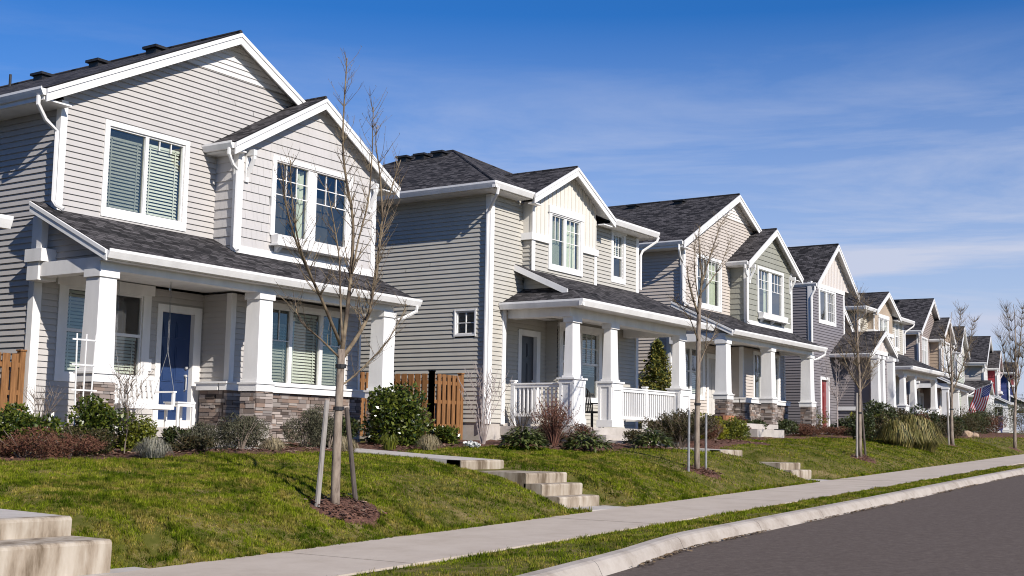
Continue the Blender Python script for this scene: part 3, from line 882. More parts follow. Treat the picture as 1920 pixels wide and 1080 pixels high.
    k.box(27.24, 34.96, 16.12, 18.55, 3.44, 3.47); k.box(27.5, 30.1, 18.6, 19.6, 3.40, 3.43)
    k.build('porch_beam', WHITE, root, O)
    for x0, x1 in ((27.64, 28.03), (29.66, 30.05), (33.85, 34.28)):
        q = MB()
        y0_, y1_ = 16.60, 16.83
        bx = lambda e, z0, z1, ey=None: q.box(x0-e, x1+e, y0_-e, y1_+e, z0, z1)
        q.hexa([(x0-.02, y0_-.02, 1.68), (x1+.02, y0_-.02, 1.68), (x1+.02, y1_+.02, 1.68), (x0-.02, y1_+.02, 1.68), (x0+.01, y0_+.01, 3.06), (x1-.01, y0_+.01, 3.06), (x1-.01, y1_-.01, 3.06), (x0+.01, y1_-.01, 3.06)])
        bx(.035, 3.06, 3.20); bx(.05, 1.62, 1.68); bx(.15, 1.575, 1.62); bx(.115, 1.47, 1.575); bx(.09, .40, 1.47); bx(.13, .39, .58)
        for xx in (x0-.09, x1+.01): q.box(xx, xx+.08, y0_-.115, y0_-.09, .58, 1.47)
        q.box(x0-.01, x1+.01, y0_-.113, y0_-.09, 1.39, 1.47)
        for yy in (y0_-.09, y1_+.01): q.box(x0-.115, x0-.09, yy, yy+.08, .58, 1.47)
        q.build('porch_column', WHITE, root, O)
    def rail(a, b, posts=()):
        q = MB(); a = Vector(a); b = Vector(b); d = (b-a); L_ = d.length; d.normalize(); n = Vector((d.y, -d.x, 0))
        for z0, z1, hw in ((1.38, 1.46, .045), (1.46, 1.50, .07), (.62, .70, .04)):
            A = [a+n*hw, b+n*hw, b-n*hw, a-n*hw]
            q.hexa([(p.x, p.y, z0) for p in A]+[(p.x, p.y, z1) for p in A])
        k_ = int(L_/.125)
        for i in range(1, k_):
            p = a+d*(L_*i/k_)
            q.box(p.x-.022, p.x+.022, p.y-.022, p.y+.022, .70, 1.38)
        for s in posts:
            p = a+d*(L_*s); q.box(p.x-.06, p.x+.06, p.y-.06, p.y+.06, .36, 1.54); q.box(p.x-.08, p.x+.08, p.y-.08, p.y+.08, 1.54, 1.58)
        q.build('porch_railing', WHITE, root, O)
    rail((30.13, 16.75, 0), (33.76, 16.75, 0), (.5,))
    rail((27.72, 18.5, 0), (27.72, 17.0, 0), (.03,))
    rail((34.06, 17.0, 0), (34.06, 18.5, 0))
    k = MB(); k.box(27.35, 34.5, 16.40, 18.6, .12, .36); k.box(27.45, 30.1, 18.6, 19.6, .1, .38); k.box(27.5, 34.4, 16.5, 18.6, -.4, .12)
    k.box(28.30, 29.6, 15.95, 16.40, -.4, .17)
    k.build('porch_floor', CONC, root, O)
    window(root, O, front(18.28), (29.05, 30.90, 4.72, 6.34), [(29.23, 29.90, 4.90, 6.26), (30.02, 30.74, 4.90, 6.26)],
           [(30.02, 30.74, 4.9, 6.26, (30.26, 30.5), (5.6, 5.95)), (29.23, 29.90, 5.6, 6.26, (29.45, 29.68), (5.6,))], head=(.04, .19),
           blind=[('sheer', 29.25, 29.88, 4.9, 6.2), ('sheer', 30.04, 30.72, 4.9, 6.2)], screens=[(29.23, 29.90, 4.90, 6.26)])
    window(root, O, front(Y), (33.16, 34.07, 4.86, 6.42), [(33.33, 33.90, 5.07, 5.64), (33.33, 33.90, 5.70, 6.33)], [(33.33, 33.9, 5.7, 6.33, (33.52, 33.71), (6.0,))], head=(.03, .12), blind=[('slats', 33.35, 33.88, 5.7, 6.3)])
    window(root, O, left(X0), (18.98, 19.70, 2.70, 3.42), [(19.06, 19.62, 2.79, 3.34)], [(19.06, 19.62, 2.79, 3.34, (19.34,), (3.06,))], proud=.04)
    window(root, O, front(Y), (30.20, 32.62, 1.08, 3.24), [(30.42, 31.30, 1.28, 2.22), (30.42, 31.30, 2.28, 3.14), (31.52, 32.42, 1.28, 2.22), (31.52, 32.42, 2.28, 3.14)],
           [(30.42, 31.3, 2.28, 3.14, (30.71, 31.0), (2.71,)), (31.52, 32.42, 2.28, 3.14, (31.82, 32.12), (2.71,))], head=(.05, .12), blind=[('slats', 31.54, 32.4, 1.9, 3.1)])
    door(root, O, front(19.0), 28.86, 29.60, .42, 2.87, (28.68, 29.80, .38, 3.05), pal['door'])
    spout('downspout', root, O, [(26.2, 18.02, 6.5), (26.2, 18.05, 6.34), (26.45, 18.40, 6.12), (26.60, 18.58, 6.02), (26.62, 18.64, 5.9), (26.62, 18.64, .3)])
    spout('downspout', root, O, [(35.3, 18.04, 6.5), (35.25, 18.08, 6.36), (35.0, 18.45, 6.05), (34.96, 18.5, 5.9), (34.96, 18.5, 4.8)])
    for y in (23.0, 23.7, 24.4): roof_vent(root, O, 30.2, y, 8.72, 1)
    return root

# ------------------------------------------------------------------ house with steep batten gable and entry portico
OC = Vector((53.4, 18.9, 0.0))
def house_portico(pal, t, th, label):
    root = empty('house', OC+Vector(t), th, label, 'house', 'houses along the street')
    O = OC
    S = mat_paint('siding_'+pal['n'], pal['siding'], 0.6, 0.06)
    B = mat_paint('batten_'+pal['n'], pal['gable'], 0.6, 0.05)
    X0, X1, Y = 51.2, 55.4, 18.9
    pk, sl = 53.95, .75
    w = MB()
    lap(w, front(Y), .6, 6.80, (X0, X1), [(52.3, 54.1, 5.35, 6.85), (52.3, 53.2, .5, 2.9)])
    lap(w, left(X0), .6, 6.95, (Y, 28.5), out=.029); lap(w, right(X1), .6, 6.95, (Y, 28.5))
    lap(w, front(19.9), .6, 5.2, (X1, 59.2)); lap(w, right(59.2), .6, 5.2, (19.9, 28.5))
    lap(w, back(28.5), .6, 5.2, (X0, 59.2), h=.234)
    lap(w, front(17.30), 1.7, 4.2, (54.5, 56.6), [(55.2, 56.0, 1.9, 3.5)])
    lap(w, left(54.5), .6, 4.2, (17.30, Y)); lap(w, right(56.6), .6, 4.2, (17.30, 19.9))
    w.build('wall', S, root, O)
    b = MB()
    batten(b, front(Y-.02), 6.98, lambda u: 8.86-sl*abs(u-pk), X0, X1+.9, sp=.2)
    b.build('batten_wall', B, root, O)
    b = MB(); batten(b, front(17.28), 4.2, lambda u: 5.06-.6*abs(u-55.55), 54.5, 56.6, sp=.2); b.build('portico_wall', B, root, O)
    c = PB()
    c.box(X0-.03, X0+.13, Y-.045, Y, .5, 6.95); c.box(X0-.045, X0, Y-.043, Y+.12, .5, 6.95)
    c.box(X1-.13, X1+.03, Y-.045, Y, .5, 6.95)
    c.box(X0-.05, X1+.05, Y-.06, Y-.02, 6.80, 6.98)
    for x in (54.47, 56.46): c.box(x, x+.16, 17.24, 17.30, 1.6, 4.2)
    c.box(54.45, 56.65, 17.24, 17.28, 4.05, 4.22)
    c.box(54.38, 56.72, 17.18, 17.30, 1.55, 1.72); c.box(54.40, 54.5, 17.30, 18.88, 1.55, 1.72)
    c.box(54.46, 54.5, 17.26, 17.42, 1.7, 4.1)
    c.build('trim', WHITE, root, O)
    s = MB(); stonewall(s, front(17.26), 54.5, 56.6, .1, 1.55, 5); s.build('stone_wainscot', [STONE, MORTAR], root, O)
    f = MB(); f.box(X0+.01, 59.18, Y+.02, 28.48, -.4, .6); f.box(52.0, 54.45, 17.3, 18.88, .1, .52); f.build('porch_floor', CONC, root, O)
    r = MB()
    ex, ez = pk-2.72, 8.94-2.72*sl
    roof_plane(r, [(ex, 18.6, ez), (pk, 18.6, 8.94), (pk, 28.9, 8.94), (ex, 28.9, ez)], (0, 1, 0))
    roof_plane(r, [(pk+2.72, 18.6, ez), (pk, 18.6, 8.94), (pk, 28.9, 8.94), (pk+2.72, 28.9, ez)], (0, 1, 0))
    roof_plane(r, [(pk+2.72, 19.5, ez-.01), (pk+2.72, 28.9, ez-.01), (59.6, 28.9, 8.94-sl*5.65), (59.6, 19.5, 8.94-sl*5.65)], (0, 1, 0))
    r.tube([(pk, 18.59, 8.935), (pk, 28.9, 8.935)], .05, 6, 0)
    rf = r.build('roof', [SHINGLE, WHITE], root, O)
    k = MB()
    rake(k, (ex-.02, 18.6, ez-.03), (pk, 18.6, 8.91), (0, -1, 0)); rake(k, (pk+2.74, 18.6, ez-.03), (pk+.002, 18.6, 8.91), (0, -1, 0))
    k.build('rake_board', WHITE, rf, O)
    k = MB(); rake(k, (59.6, 19.5, 8.94-sl*5.65-.03), (pk+2.72, 19.5, ez-.04), (0, -1, 0)); k.build('rake_board', WHITE, rf, O)
    g = MB(); gutter(g, (ex, 18.62, ez), (ex, 28.9, ez), (-1, 0, 0)); g.build('gutter', WHITE, root, O)
    r = MB()
    px_, pz = 55.55, 5.14
    roof_plane(r, [(53.45, 17.05, 4.0), (px_, 17.05, pz), (px_, 18.88, pz), (53.45, 18.88, 4.0)], (0, 1, 0))
    roof_plane(r, [(57.2, 17.05, 4.2), (px_, 17.05, pz), (px_, 19.88, pz), (57.2, 19.88, 4.2)], (0, 1, 0))
    rf2 = r.build('portico_roof', [SHINGLE, WHITE], root, O)
    k = MB()
    rake(k, (53.43, 17.05, 3.98), (px_, 17.05, pz-.03), (0, -1, 0), h=.2); rake(k, (57.22, 17.05, 4.18), (px_+.002, 17.05, pz-.03), (0, -1, 0), h=.2)
    k.build('rake_board', WHITE, rf2, O)
    g = MB(); gutter(g, (53.45, 17.05, 4.0), (53.45, 18.88, 4.0), (-1, 0, 0)); g.build('gutter', WHITE, root, O)
    k = MB(); k.box(53.5, 54.5, 17.3, 18.88, 3.86, 3.9); k.build('porch_ceiling', WHITE, root, O)
    for cx in (54.35, 55.05, 56.55): column(root, O, cx, 16.98, 1.6, 3.95, .3, .34, stone=.1, base=.16)
    window(root, O, front(Y), (52.1, 54.28, 5.26, 6.80), [(52.3, 53.12, 5.44, 6.68), (53.26, 54.08, 5.44, 6.68)],
           [(53.26, 54.08, 5.44, 6.68, (53.53, 53.8), (5.85, 6.26))], blind=[('sheer', 52.35, 52.7, 5.5, 6.6)])
    window(root, O, front(17.30), (55.22, 56.0, 1.9, 3.5), [(55.32, 55.9, 2.0, 2.66), (55.32, 55.9, 2.72, 3.4)], head=(.03, .1))
    door(root, O, front(Y), 52.35, 53.15, .56, 2.8, (52.2, 53.3, .5, 2.95), pal['door'])
    spout('downspout', root, O, [(ex-.05, 18.7, ez-.15), (ex-.05, 18.7, ez-.3), (X0-.05, 18.85, ez-.6), (X0-.06, 18.85, .6)])
    roof_vent(root, O, pk-.4, 21.3, 8.64, 1); roof_vent(root, O, pk-.4, 24.3, 8.64, 1)
    return root

# ------------------------------------------------------------------ ground, road, pavement
GRASSG = mat_noise('lawn_soil', [(0.30, (0.045, 0.052, 0.008)), (0.46, (0.085, 0.085, 0.018)), (0.57, (0.15, 0.12, 0.045)), (0.72, (0.24, 0.18, 0.09))], 2.2, 9, 0.95, 0.4, 0.02, rr=0.7, spec=0.05)
ASPH = mat_noise('asphalt', [(0.34, (0.068, 0.053, 0.045)), (0.5, (0.112, 0.089, 0.075)), (0.64, (0.165, 0.134, 0.115))], 9, 14, 0.95, 0.6, 0.006, rr=0.92, spec=0.08)
MULCH = mat_noise('bark_mulch', [(0.32, (0.028, 0.013, 0.009)), (0.5, (0.105, 0.048, 0.032)), (0.62, (0.21, 0.108, 0.075)), (0.76, (0.33, 0.21, 0.155))], 22, 9, 0.95, 0.9, 0.03, rr=0.75)
WALKC = mat_noise('pavement_concrete', [(0.25, (0.38, 0.315, 0.25)), (0.5, (0.45, 0.38, 0.31)), (0.75, (0.50, 0.43, 0.355))], 1.6, 10, 0.92, 0.2, 0.004, rr=0.72)
KERBC = mat_noise('kerb_concrete', [(0.30, (0.22, 0.18, 0.145)), (0.5, (0.36, 0.315, 0.27)), (0.75, (0.45, 0.405, 0.355))], 1.6, 10, 0.92, 0.12, 0.004, rr=0.75)

xs = sorted(set([-1500, -600, -250, -100, -40]+list(np.arange(-15, 6, 1.5))+list(np.arange(6, 42, .3))+list(np.arange(42, 80, .8))+list(np.arange(80, 150, 3))+[160, 180, 200, 260, 400, 700, 1500]))
WALKS += [(18.2, 19.9, 10.3, 11.15, zg(19)+.035, zg(19)+.035), (30.25, 32.0, 10.7, 11.7, zg(31)+.035, zg(31)+.035), (7.0, 9.1, 10.1, 10.62, zg(8)+.03, zg(8)+.03)]
def strip(name, rowfn, m, kind='structure'):
    rows = [rowfn(x) for x in xs]
    n = len(rows[0])
    V = [p for r in rows for p in r]
    F = []
    for i in range(len(xs)-1):
        for j in range(n-1):
            F.append((i*n+j, (i+1)*n+j, (i+1)*n+j+1, i*n+j+1))
    me = bpy.data.meshes.new(name); me.from_pydata(V, [], F); me.materials.append(m)
    me.polygons.foreach_set('use_smooth', [True]*len(F)); me.update()
    ob = bpy.data.objects.new(name, me); COL.objects.link(ob)
    return tag(ob, kind=kind)
TL = [0.0, .08, .2, .35, .5, .7, .95, 1.2, 1.5, 1.8, 2.1, 2.4, 2.7, 3.0, 3.3, 3.6, 4.0, 4.5, 5, 5.5, 6, 6.5, 7, 8, 9.5, 12, 16, 25, 50, 120, 400, 1500]
def lawnrow(x):
    y = yL(x); z = zg(x)
    r = [(x, -1500, z-.35), (x, -300, z-.35), (x, -60, z-.35), (x, kb(x)-1.0, z-.35), (x, kb(x)-.12, z-.34), (x, kb(x), z-.03)]
    k, e = kb(x)+.02, y-1.95
    for f in (0, .15, .35, .55, .75, .92, 1): r.append((x, k+(e-k)*f, z-.015+.025*math.sin(math.pi*f)+.008*math.sin(x*2.3+f*4)))
    r += [(x, e+.03, z-.07), (x, y-.03, z-.07)]
    for t in TL: r.append((x, y+t, gz(x, y+t)+(.0 if t > 0 else .0)))
    return r
strip('ground', lawnrow, GRASSG)
def roadrow(x):
    z = zg(x)-.145
    k = kb(x)-.26
    return [(x, k-9.5, z-.02), (x, k-7, z+.02), (x, k-4.5, z+.06), (x, k-2, z+.03), (x, k-.8, z+.005), (x, k+.03, z-.012)]
strip('road', roadrow, ASPH)
def farkerb(x):
    z = zg(x); k = kb(x)-.26-9.5
    return [(x, k+.01, z-.2), (x, k, z-.03), (x, k-.3, z-.02), (x, k-.34, z-.03), (x, k-1.5, z-.02), (x, k-8, z+.1), (x, k-40, z+.5)]
strip('far_verge', farkerb, GRASSG)
# kerb in cast lengths
mb = MB()
x = 3.0
rk = random.Random(4)
while x < 130:
    step = 3.05
    segs = [x+.006+(step-.012)*i/5 for i in range(6)]
    prof = [(-.26, -.17), (-.20, -.055), (-.165, -.018), (-.12, 0.0), (0.0, .005), (.02, -.02), (.02, -.15)]
    ring = [[(q, kb(q)+a, zg(q)+b+.012) for a, b in prof] for q in segs]
    for i in range(5):
        for j in range(len(prof)-1):
            mb.face([ring[i][j], ring[i+1][j], ring[i+1][j+1], ring[i][j+1]])
    mb.face(ring[0]); mb.face(list(reversed(ring[-1])))
    x += step
tag(mb.build('kerb', KERBC), kind='structure')
# pavement slabs
mb = MB()
x = 10.74-3.03*8
while x < 135:
    a, b = x+.02, x+3.03-.02
    if a > -14:
        dz = rk.uniform(-.004, .004)
        for i in range(4):
            u, v = a+(b-a)*i/4, a+(b-a)*(i+1)/4
            P_ = [(u, yL(u)-1.95), (v, yL(v)-1.95), (v, yL(v)), (u, yL(u))]
            top = [(p, q, zg(p)+.012+dz) for p, q in P_]; lo = [(p, q, zg(p)-.09) for p, q in P_]
            mb.face(top)
            mb.face([lo[0], lo[1], top[1], top[0]]); mb.face([lo[2], lo[3], top[3], top[2]])
            if i == 0: mb.face([lo[3], lo[0], top[0], top[3]])
            if i == 3: mb.face([lo[1], lo[2], top[2], top[1]])
    x += 3.03
tag(mb.build('pavement', WALKC), kind='structure')

# walks from the pavement to the porches
def slab(mb, x0, x1, y0, y1, z0, z1, th=.14):
    mb.hexa([(x0, y0, z0-th), (x1, y0, z0-th), (x1, y1, z1-th), (x0, y1, z1-th), (x0, y0, z0), (x1, y0, z0), (x1, y1, z1), (x0, y1, z1)])
mb = MB()
slab(mb, 18.28, 19.64, 13.30, 15.2, -.378, -.30, .3); slab(mb, 18.28, 19.64, 15.21, 16.9, -.30, -.22); slab(mb, 16.3, 19.64, 16.91, 17.6, -.22, -.22)
slab(mb, 18.28, 19.80, 10.62, 11.19, zg(19)+.012, zg(19)+.02); slab(mb, 6.6, 8.9, 10.33, 10.66, zg(8)+.018, zg(8)+.022)
slab(mb, 30.35, 31.75, 11.1, 11.74, zg(31)+.01, zg(31)+.02); slab(mb, 30.35, 31.75, 13.72, 15.55, -.173, -.12, .3); slab(mb, 28.4, 31.75, 15.56, 16.0, .03, .03, .25)
slab(mb, 7.0, 8.39, 11.1, 14.4, -.863, -.80, .3)
tag(mb.build('garden_walk', CONC), kind='structure')
def steps(x0, x1, risers, yend, label, rnd=0.03):
    """risers: (y, top z, bottom z)"""
    mb = MB()
    for i, (y, zt, zb) in enumerate(risers):
        ye = risers[i+1][0]+.05 if i+1 < len(risers) else yend
        e = rnd
        # nosing rounded with a chamfer
        A = [(x0, y+.012, zb-.12), (x1, y+.012, zb-.12), (x1, y, zt-e), (x0, y, zt-e)]
        mb.face(A); mb.face([(x0, y, zt-e), (x1, y, zt-e), (x1, y+e*.4, zt-e*.3), (x0, y+e*.4, zt-e*.3)])
        mb.face([(x0, y+e*.4, zt-e*.3), (x1, y+e*.4, zt-e*.3), (x1, y+e, zt), (x0, y+e, zt)])
        mb.face([(x0, y+e, zt), (x1, y+e, zt), (x1, ye, zt), (x0, ye, zt)])
        for X, fl in ((x0, 1), (x1, 0)):
            s = [(X, y+.012, zb-.12), (X, y, zt-e), (X, y+e*.4, zt-e*.3), (X, y+e, zt), (X, ye, zt), (X, ye, zb-.12)]
            mb.face(s if fl else list(reversed(s)))
    o = mb.build('concrete_steps', STEPC)
    return tag(o, label, 'steps', 'concrete steps up from the pavement')
steps(18.28, 19.64, [(11.2, -.95, zg(19)), (11.55, -.745, -.95), (11.88, -.565, -.745), (13.27, -.376, -.565)], 13.6, 'four pale concrete steps rising through the lawn beside the nearest tree')
steps(7.0, 8.39, [(10.4, -1.06, zg(8)), (11.05, -.861, -1.06)], 11.6, 'two broad stained concrete steps in the bottom left corner', .04)
steps(30.35, 31.75, [(11.75, -.64, zg(31)), (12.05, -.465, -.64), (13.68, -.17, -.42)], 14.0, 'concrete steps up to the railed porch, beside the second tree')
def small_steps(x, y0, label, n=2):
    z = zg(x); r = []
    for k in range(n): r.append((y0+k*.5, z+.17*(k+1)+.02, z+.17*k+.02))
    return steps(x, x+1.3, r, y0+n*.5+1.0, label)
small_steps(56.3, 14.6, 'low concrete step in the far lawn nearest the spiky tan grass clump', 3)
small_steps(66.0, 13.9, 'thin concrete step near the pavement in the far lawn', 1)
small_steps(71.5, 15.6, 'farthest concrete step, beside the last slender tree', 2)

# planting beds: bark mulch sheets lying just over the soil, with ragged edges
def bed(x0, x1, yf, yb):
    mb = MB(); st = .25
    X = list(np.arange(x0, x1+.01, st))
    for a, b in zip(X[:-1], X[1:]):
        ya, yb0 = yf(a), yf(b)
        N = 10
        for j in range(N):
            f0, f1 = j/N, (j+1)/N
            q = [(a, ya+(yb-ya)*f0), (b, yb0+(yb-yb0)*f0), (b, yb0+(yb-yb0)*f1), (a, ya+(yb-ya)*f1)]
            mb.face([(p, r, gz(p, r)+(.035 if not (j == 0 and k < 2) else -.02)+.02*math.sin(p*9+r*7)) for k, (p, r) in enumerate(q)])
    return tag(mb.build('garden_bed', MULCH), kind='structure')
wv = lambda x: .16*math.sin(x*1.9)+.09*math.sin(x*4.3+1)
bed(8.6, 18.2, lambda x: 15.55+wv(x), 18.3)
bed(19.7, 23.4, lambda x: 15.75+wv(x), 19.3)
bed(23.4, 30.3, lambda x: 14.25+wv(x)+.25*max(0, 24.6-x), 18.6)
bed(31.8, 36.2, lambda x: 14.3+wv(x)+.2*max(0, x-34.5), 18.9)
bed(38.0, 52.0, lambda x: 16.0+wv(x)-.12*max(0, x-44), 19.0)
bed(52.0, 92.0, lambda x: 15.2+wv(x)+.06*max(0, x-58), 22.0)
def ring(x, y, rx, ry):
    mb = MB(); n = 28
    c = (x, y, gz(x, y)+.05)
    for i in range(n):
        a, b = 2*math.pi*i/n, 2*math.pi*(i+1)/n
        for f0, f1 in ((0, .5), (.5, 1)):
            q = []
            for t, f in ((a, f0), (a, f1), (b, f1), (b, f0)):
                w = 1+.12*math.sin(3*t+x)+.07*math.sin(7*t)
                px_, py_ = x+rx*f*w*math.cos(t), y+ry*f*w*math.sin(t)
                q.append((px_, py_, gz(px_, py_)+(.05 if f == 0 else .045 if f < 1 else .0)))
            mb.face(q)
    return tag(mb.build('garden_bed', MULCH), kind='structure')
RINGS = [(12.82, 11.18, .62, .42), (25.25, 11.80, .62, .36), (37.8, 12.35, .65, .35), (54.0, 13.9, .5, .35), (65, 13.7, .5, .35)]
for q in RINGS: ring(*q)
# loose bark chips over the beds
rc = np.random.default_rng(5)
def chips(n, area, s0=.02, s1=.055):
    x0, x1, y0, y1 = area
    V = []
    for _ in range(n):
        x, y = rc.uniform(x0, x1), rc.uniform(y0, y1)
        z = gz(x, y)+.05+rc.uniform(0, .02)
        a = rc.uniform(0, 6.28); l = rc.uniform(s0, s1); w = l*rc.uniform(.25, .5)
        d = np.array([math.cos(a)*l, math.sin(a)*l, rc.uniform(-.3, .3)*l]); e = np.array([-math.sin(a)*w, math.cos(a)*w, rc.uniform(-.4, .4)*w])
        p = np.array([x, y, z]); V += [p-d-e, p+d-e, p+d*.8+e, p-d*.9+e]
    return V
CH = []
for x, y, rx, ry in RINGS[:3]: CH += chips(420, (x-rx*.8, x+rx*.8, y-ry*.8, y+ry*.8), .015, .04)
CH += chips(1500, (23.6, 30.2, 14.5, 16.3)); CH += chips(1200, (9, 18, 15.75, 17.2)); CH += chips(700, (20, 23.4, 15.9, 17.5)); CH += chips(700, (32, 36, 14.6, 16.5))
CHIP = mat_island('bark_chip', [(0.03, 0.015, 0.010), (0.14, 0.065, 0.042), (0.23, 0.11, 0.07), (0.09, 0.05, 0.036), (0.38, 0.26, 0.18)], 0.9)
LT = []
for _ in range(5200):
    x = 9+50*rc.random()**1.4
    if math.sin(x*1.9)+math.sin(x*.77+2)+.6*math.sin(x*5.3) < rc.uniform(-1.6, 1.2): continue
    y = kb(x)-.262-abs(rc.normal())*.055; z = zg(x)-.145
    a = rc.uniform(0, 6.28); l = rc.uniform(.012, .035); w = l*rc.uniform(.3, .8)
    d = np.array([math.cos(a)*l, math.sin(a)*l, rc.uniform(-.2, .2)*l]); e = np.array([-math.sin(a)*w, math.cos(a)*w, rc.uniform(0, .4)*w]); p = np.array([x, y, z+.012])
    LT += [p-d, p-e, p+d, p+e]
tag(np_mesh('leaf_litter', LT, 4, mat_island('dry_leaf_bit', [(0.10, 0.06, 0.03), (0.24, 0.16, 0.08), (0.05, 0.03, 0.02), (0.34, 0.26, 0.16)], 0.9)), 'brown leaf litter lying along the foot of the kerb', 'leaf litter', kind='stuff')
tag(np_mesh('bark_chips', CH, 4, CHIP), 'loose brown bark chips scattered over the garden beds', 'bark mulch', kind='stuff')

# ------------------------------------------------------------------ grass
GR = mat_island('grass_blade', [(0.052, 0.086, 0.003), (0.132, 0.182, 0.007), (0.19, 0.24, 0.012), (0.25, 0.275, 0.02), (0.095, 0.14, 0.005), (0.36, 0.32, 0.07)], 0.9, 0.30,
                patch=[(0.14, 0.135, 0.014), (0.33, 0.255, 0.07), (0.21, 0.185, 0.03), (0.46, 0.34, 0.14)], pscale=2.6, spec=0.03, dark=((0.035, 0.062, 0.004), (0.075, 0.11, 0.006)))
rg = np.random.default_rng(11)
gzv = np.vectorize(gz)
HASH = .35+1.5*rg.random(4096)**1.6
def blades(n, xr, trange, strip_=False, h=(.016, .038), w=.0055, skip=()):
    x = xr[0]+(xr[1]-xr[0])*rg.random(n)**1.25
    t = rg.random(n)
    ylv = np.array([yL(q) for q in x]); kbv = np.array([kb(q) for q in x])
    if strip_:
        lo, hi = kbv+.03, ylv-1.96
        y = lo+(hi-lo)*t
        z = np.array([zg(q) for q in x])-.015+.02*np.sin(np.pi*t)
    else:
        y = ylv+trange[0]+(trange[1]-trange[0])*t
        keep = np.ones(n, bool)
        for x0, x1, y0, y1 in skip: keep &= ~((x > x0) & (x < x1) & (y > y0) & (y < y1))
        for cx, cy, rx, ry in RINGS: keep &= (((x-cx)/(rx*.92))**2+((y-cy)/(ry*.92))**2 > 1)
        x, y = x[keep], y[keep]; n = len(x)
        z = gzv(x, y)
    hh = h[0]+(h[1]-h[0])*rg.random(n)
    hh = hh*(1+.35*np.sin(x*2.1+y*1.3)*np.sin(y*3.1-x*.7))
    ci = (np.floor(x/.075)*7919+np.floor(y/.075)*104729).astype(np.int64) % 4096
    hh = hh*HASH[ci]
    a = rg.random(n)*2*np.pi
    ww = w*(1+.055*np.maximum(x-9, 0))*(.7+.6*rg.random(n))
    lean = hh*.75*rg.random(n); la = HASH[(ci*31) % 4096]*9+rg.normal(size=n)*.8
    dx, dy = np.cos(a)*ww, np.sin(a)*ww
    V = np.empty((n, 3, 3), np.float32)
    V[:, 0] = np.stack([x-dx, y-dy, z-.01], 1); V[:, 1] = np.stack([x+dx, y+dy, z-.01], 1)
    V[:, 2] = np.stack([x+np.cos(la)*lean, y+np.sin(la)*lean, z+hh], 1)
    return V.reshape(-1, 3)
SK = [(8.3, 8.95, 10, 10.68), (18.26, 19.66, 10, 18), (6.98, 8.41, 10, 14.5), (30.33, 31.77, 10, 16), (16.3, 19.7, 16.9, 17.7), (31.8, 36.0, 14.5, 19), (23.6, 30.3, 14.45, 19)]
BL = [blades(110000, (7, 14), (0, 3.2), h=(.02, .042), skip=SK), blades(300000, (7, 24), (.0, 5.6), skip=SK), blades(120000, (20, 62), (.0, 5.2), h=(.018, .04), skip=SK), blades(100000, (8, 45), None, True),
      blades(26000, (8, 40), (-.06, .06), h=(.02, .06), skip=SK), blades(16000, (40, 90), (.0, 5.5), h=(.03, .05), skip=SK)]
tag(np_mesh('lawn_grass', np.concatenate(BL), 3, GR), 'short patchy green and straw coloured lawn grass', 'grass', kind='stuff')

# ------------------------------------------------------------------ planting
def leaves(n, pts, size, up=.4, rng=None, narrow=.5):
    """n diamond leaves at pts, random tilt"""
    rng = rng or rg
    d = rng.normal(size=(n, 3)); d[:, 2] = d[:, 2]*.7+up; d /= np.linalg.norm(d, axis=1, keepdims=True)
    s = rng.normal(size=(n, 3)); s -= d*(s*d).sum(1, keepdims=True); s /= np.linalg.norm(s, axis=1, keepdims=True)
    l = size*(.6+.8*rng.random((n, 1)))
    V = np.empty((n, 4, 3), np.float32)
    V[:, 0] = pts; V[:, 1] = pts+d*l*.5+s*l*narrow*.5; V[:, 2] = pts+d*l; V[:, 3] = pts+d*l*.5-s*l*narrow*.5
    return V.reshape(-1, 3)
def lumps(n, c, r, h, rng, k=9, fill=.35, low=.0):
    """points through a lumpy mound: k sub-blobs, denser near their skins"""
    cs = []
    for _ in range(k):
        a = rng.random()*6.283; q = math.sqrt(rng.random())*.62; zz = low+.18+.62*rng.random()*(1-.45*q)
        cs.append((q*math.cos(a)*r, q*math.sin(a)*r, zz*h, r*rng.uniform(.30, .52), h*rng.uniform(.18, .32)))
    cs = np.array(cs)
    i = rng.integers(0, k, n)
    v = rng.normal(size=(n, 3)); v /= np.linalg.norm(v, axis=1, keepdims=True)
    rad = np.where(rng.random(n) < fill, rng.random(n)**.5, .82+.25*rng.random(n))[:, None]
    p = cs[i, :3]+v*rad*np.stack([cs[i, 3], cs[i, 3], cs[i, 4]], 1)
    p[:, 2] = np.maximum(p[:, 2], .02*h)
    return p+np.array(c)
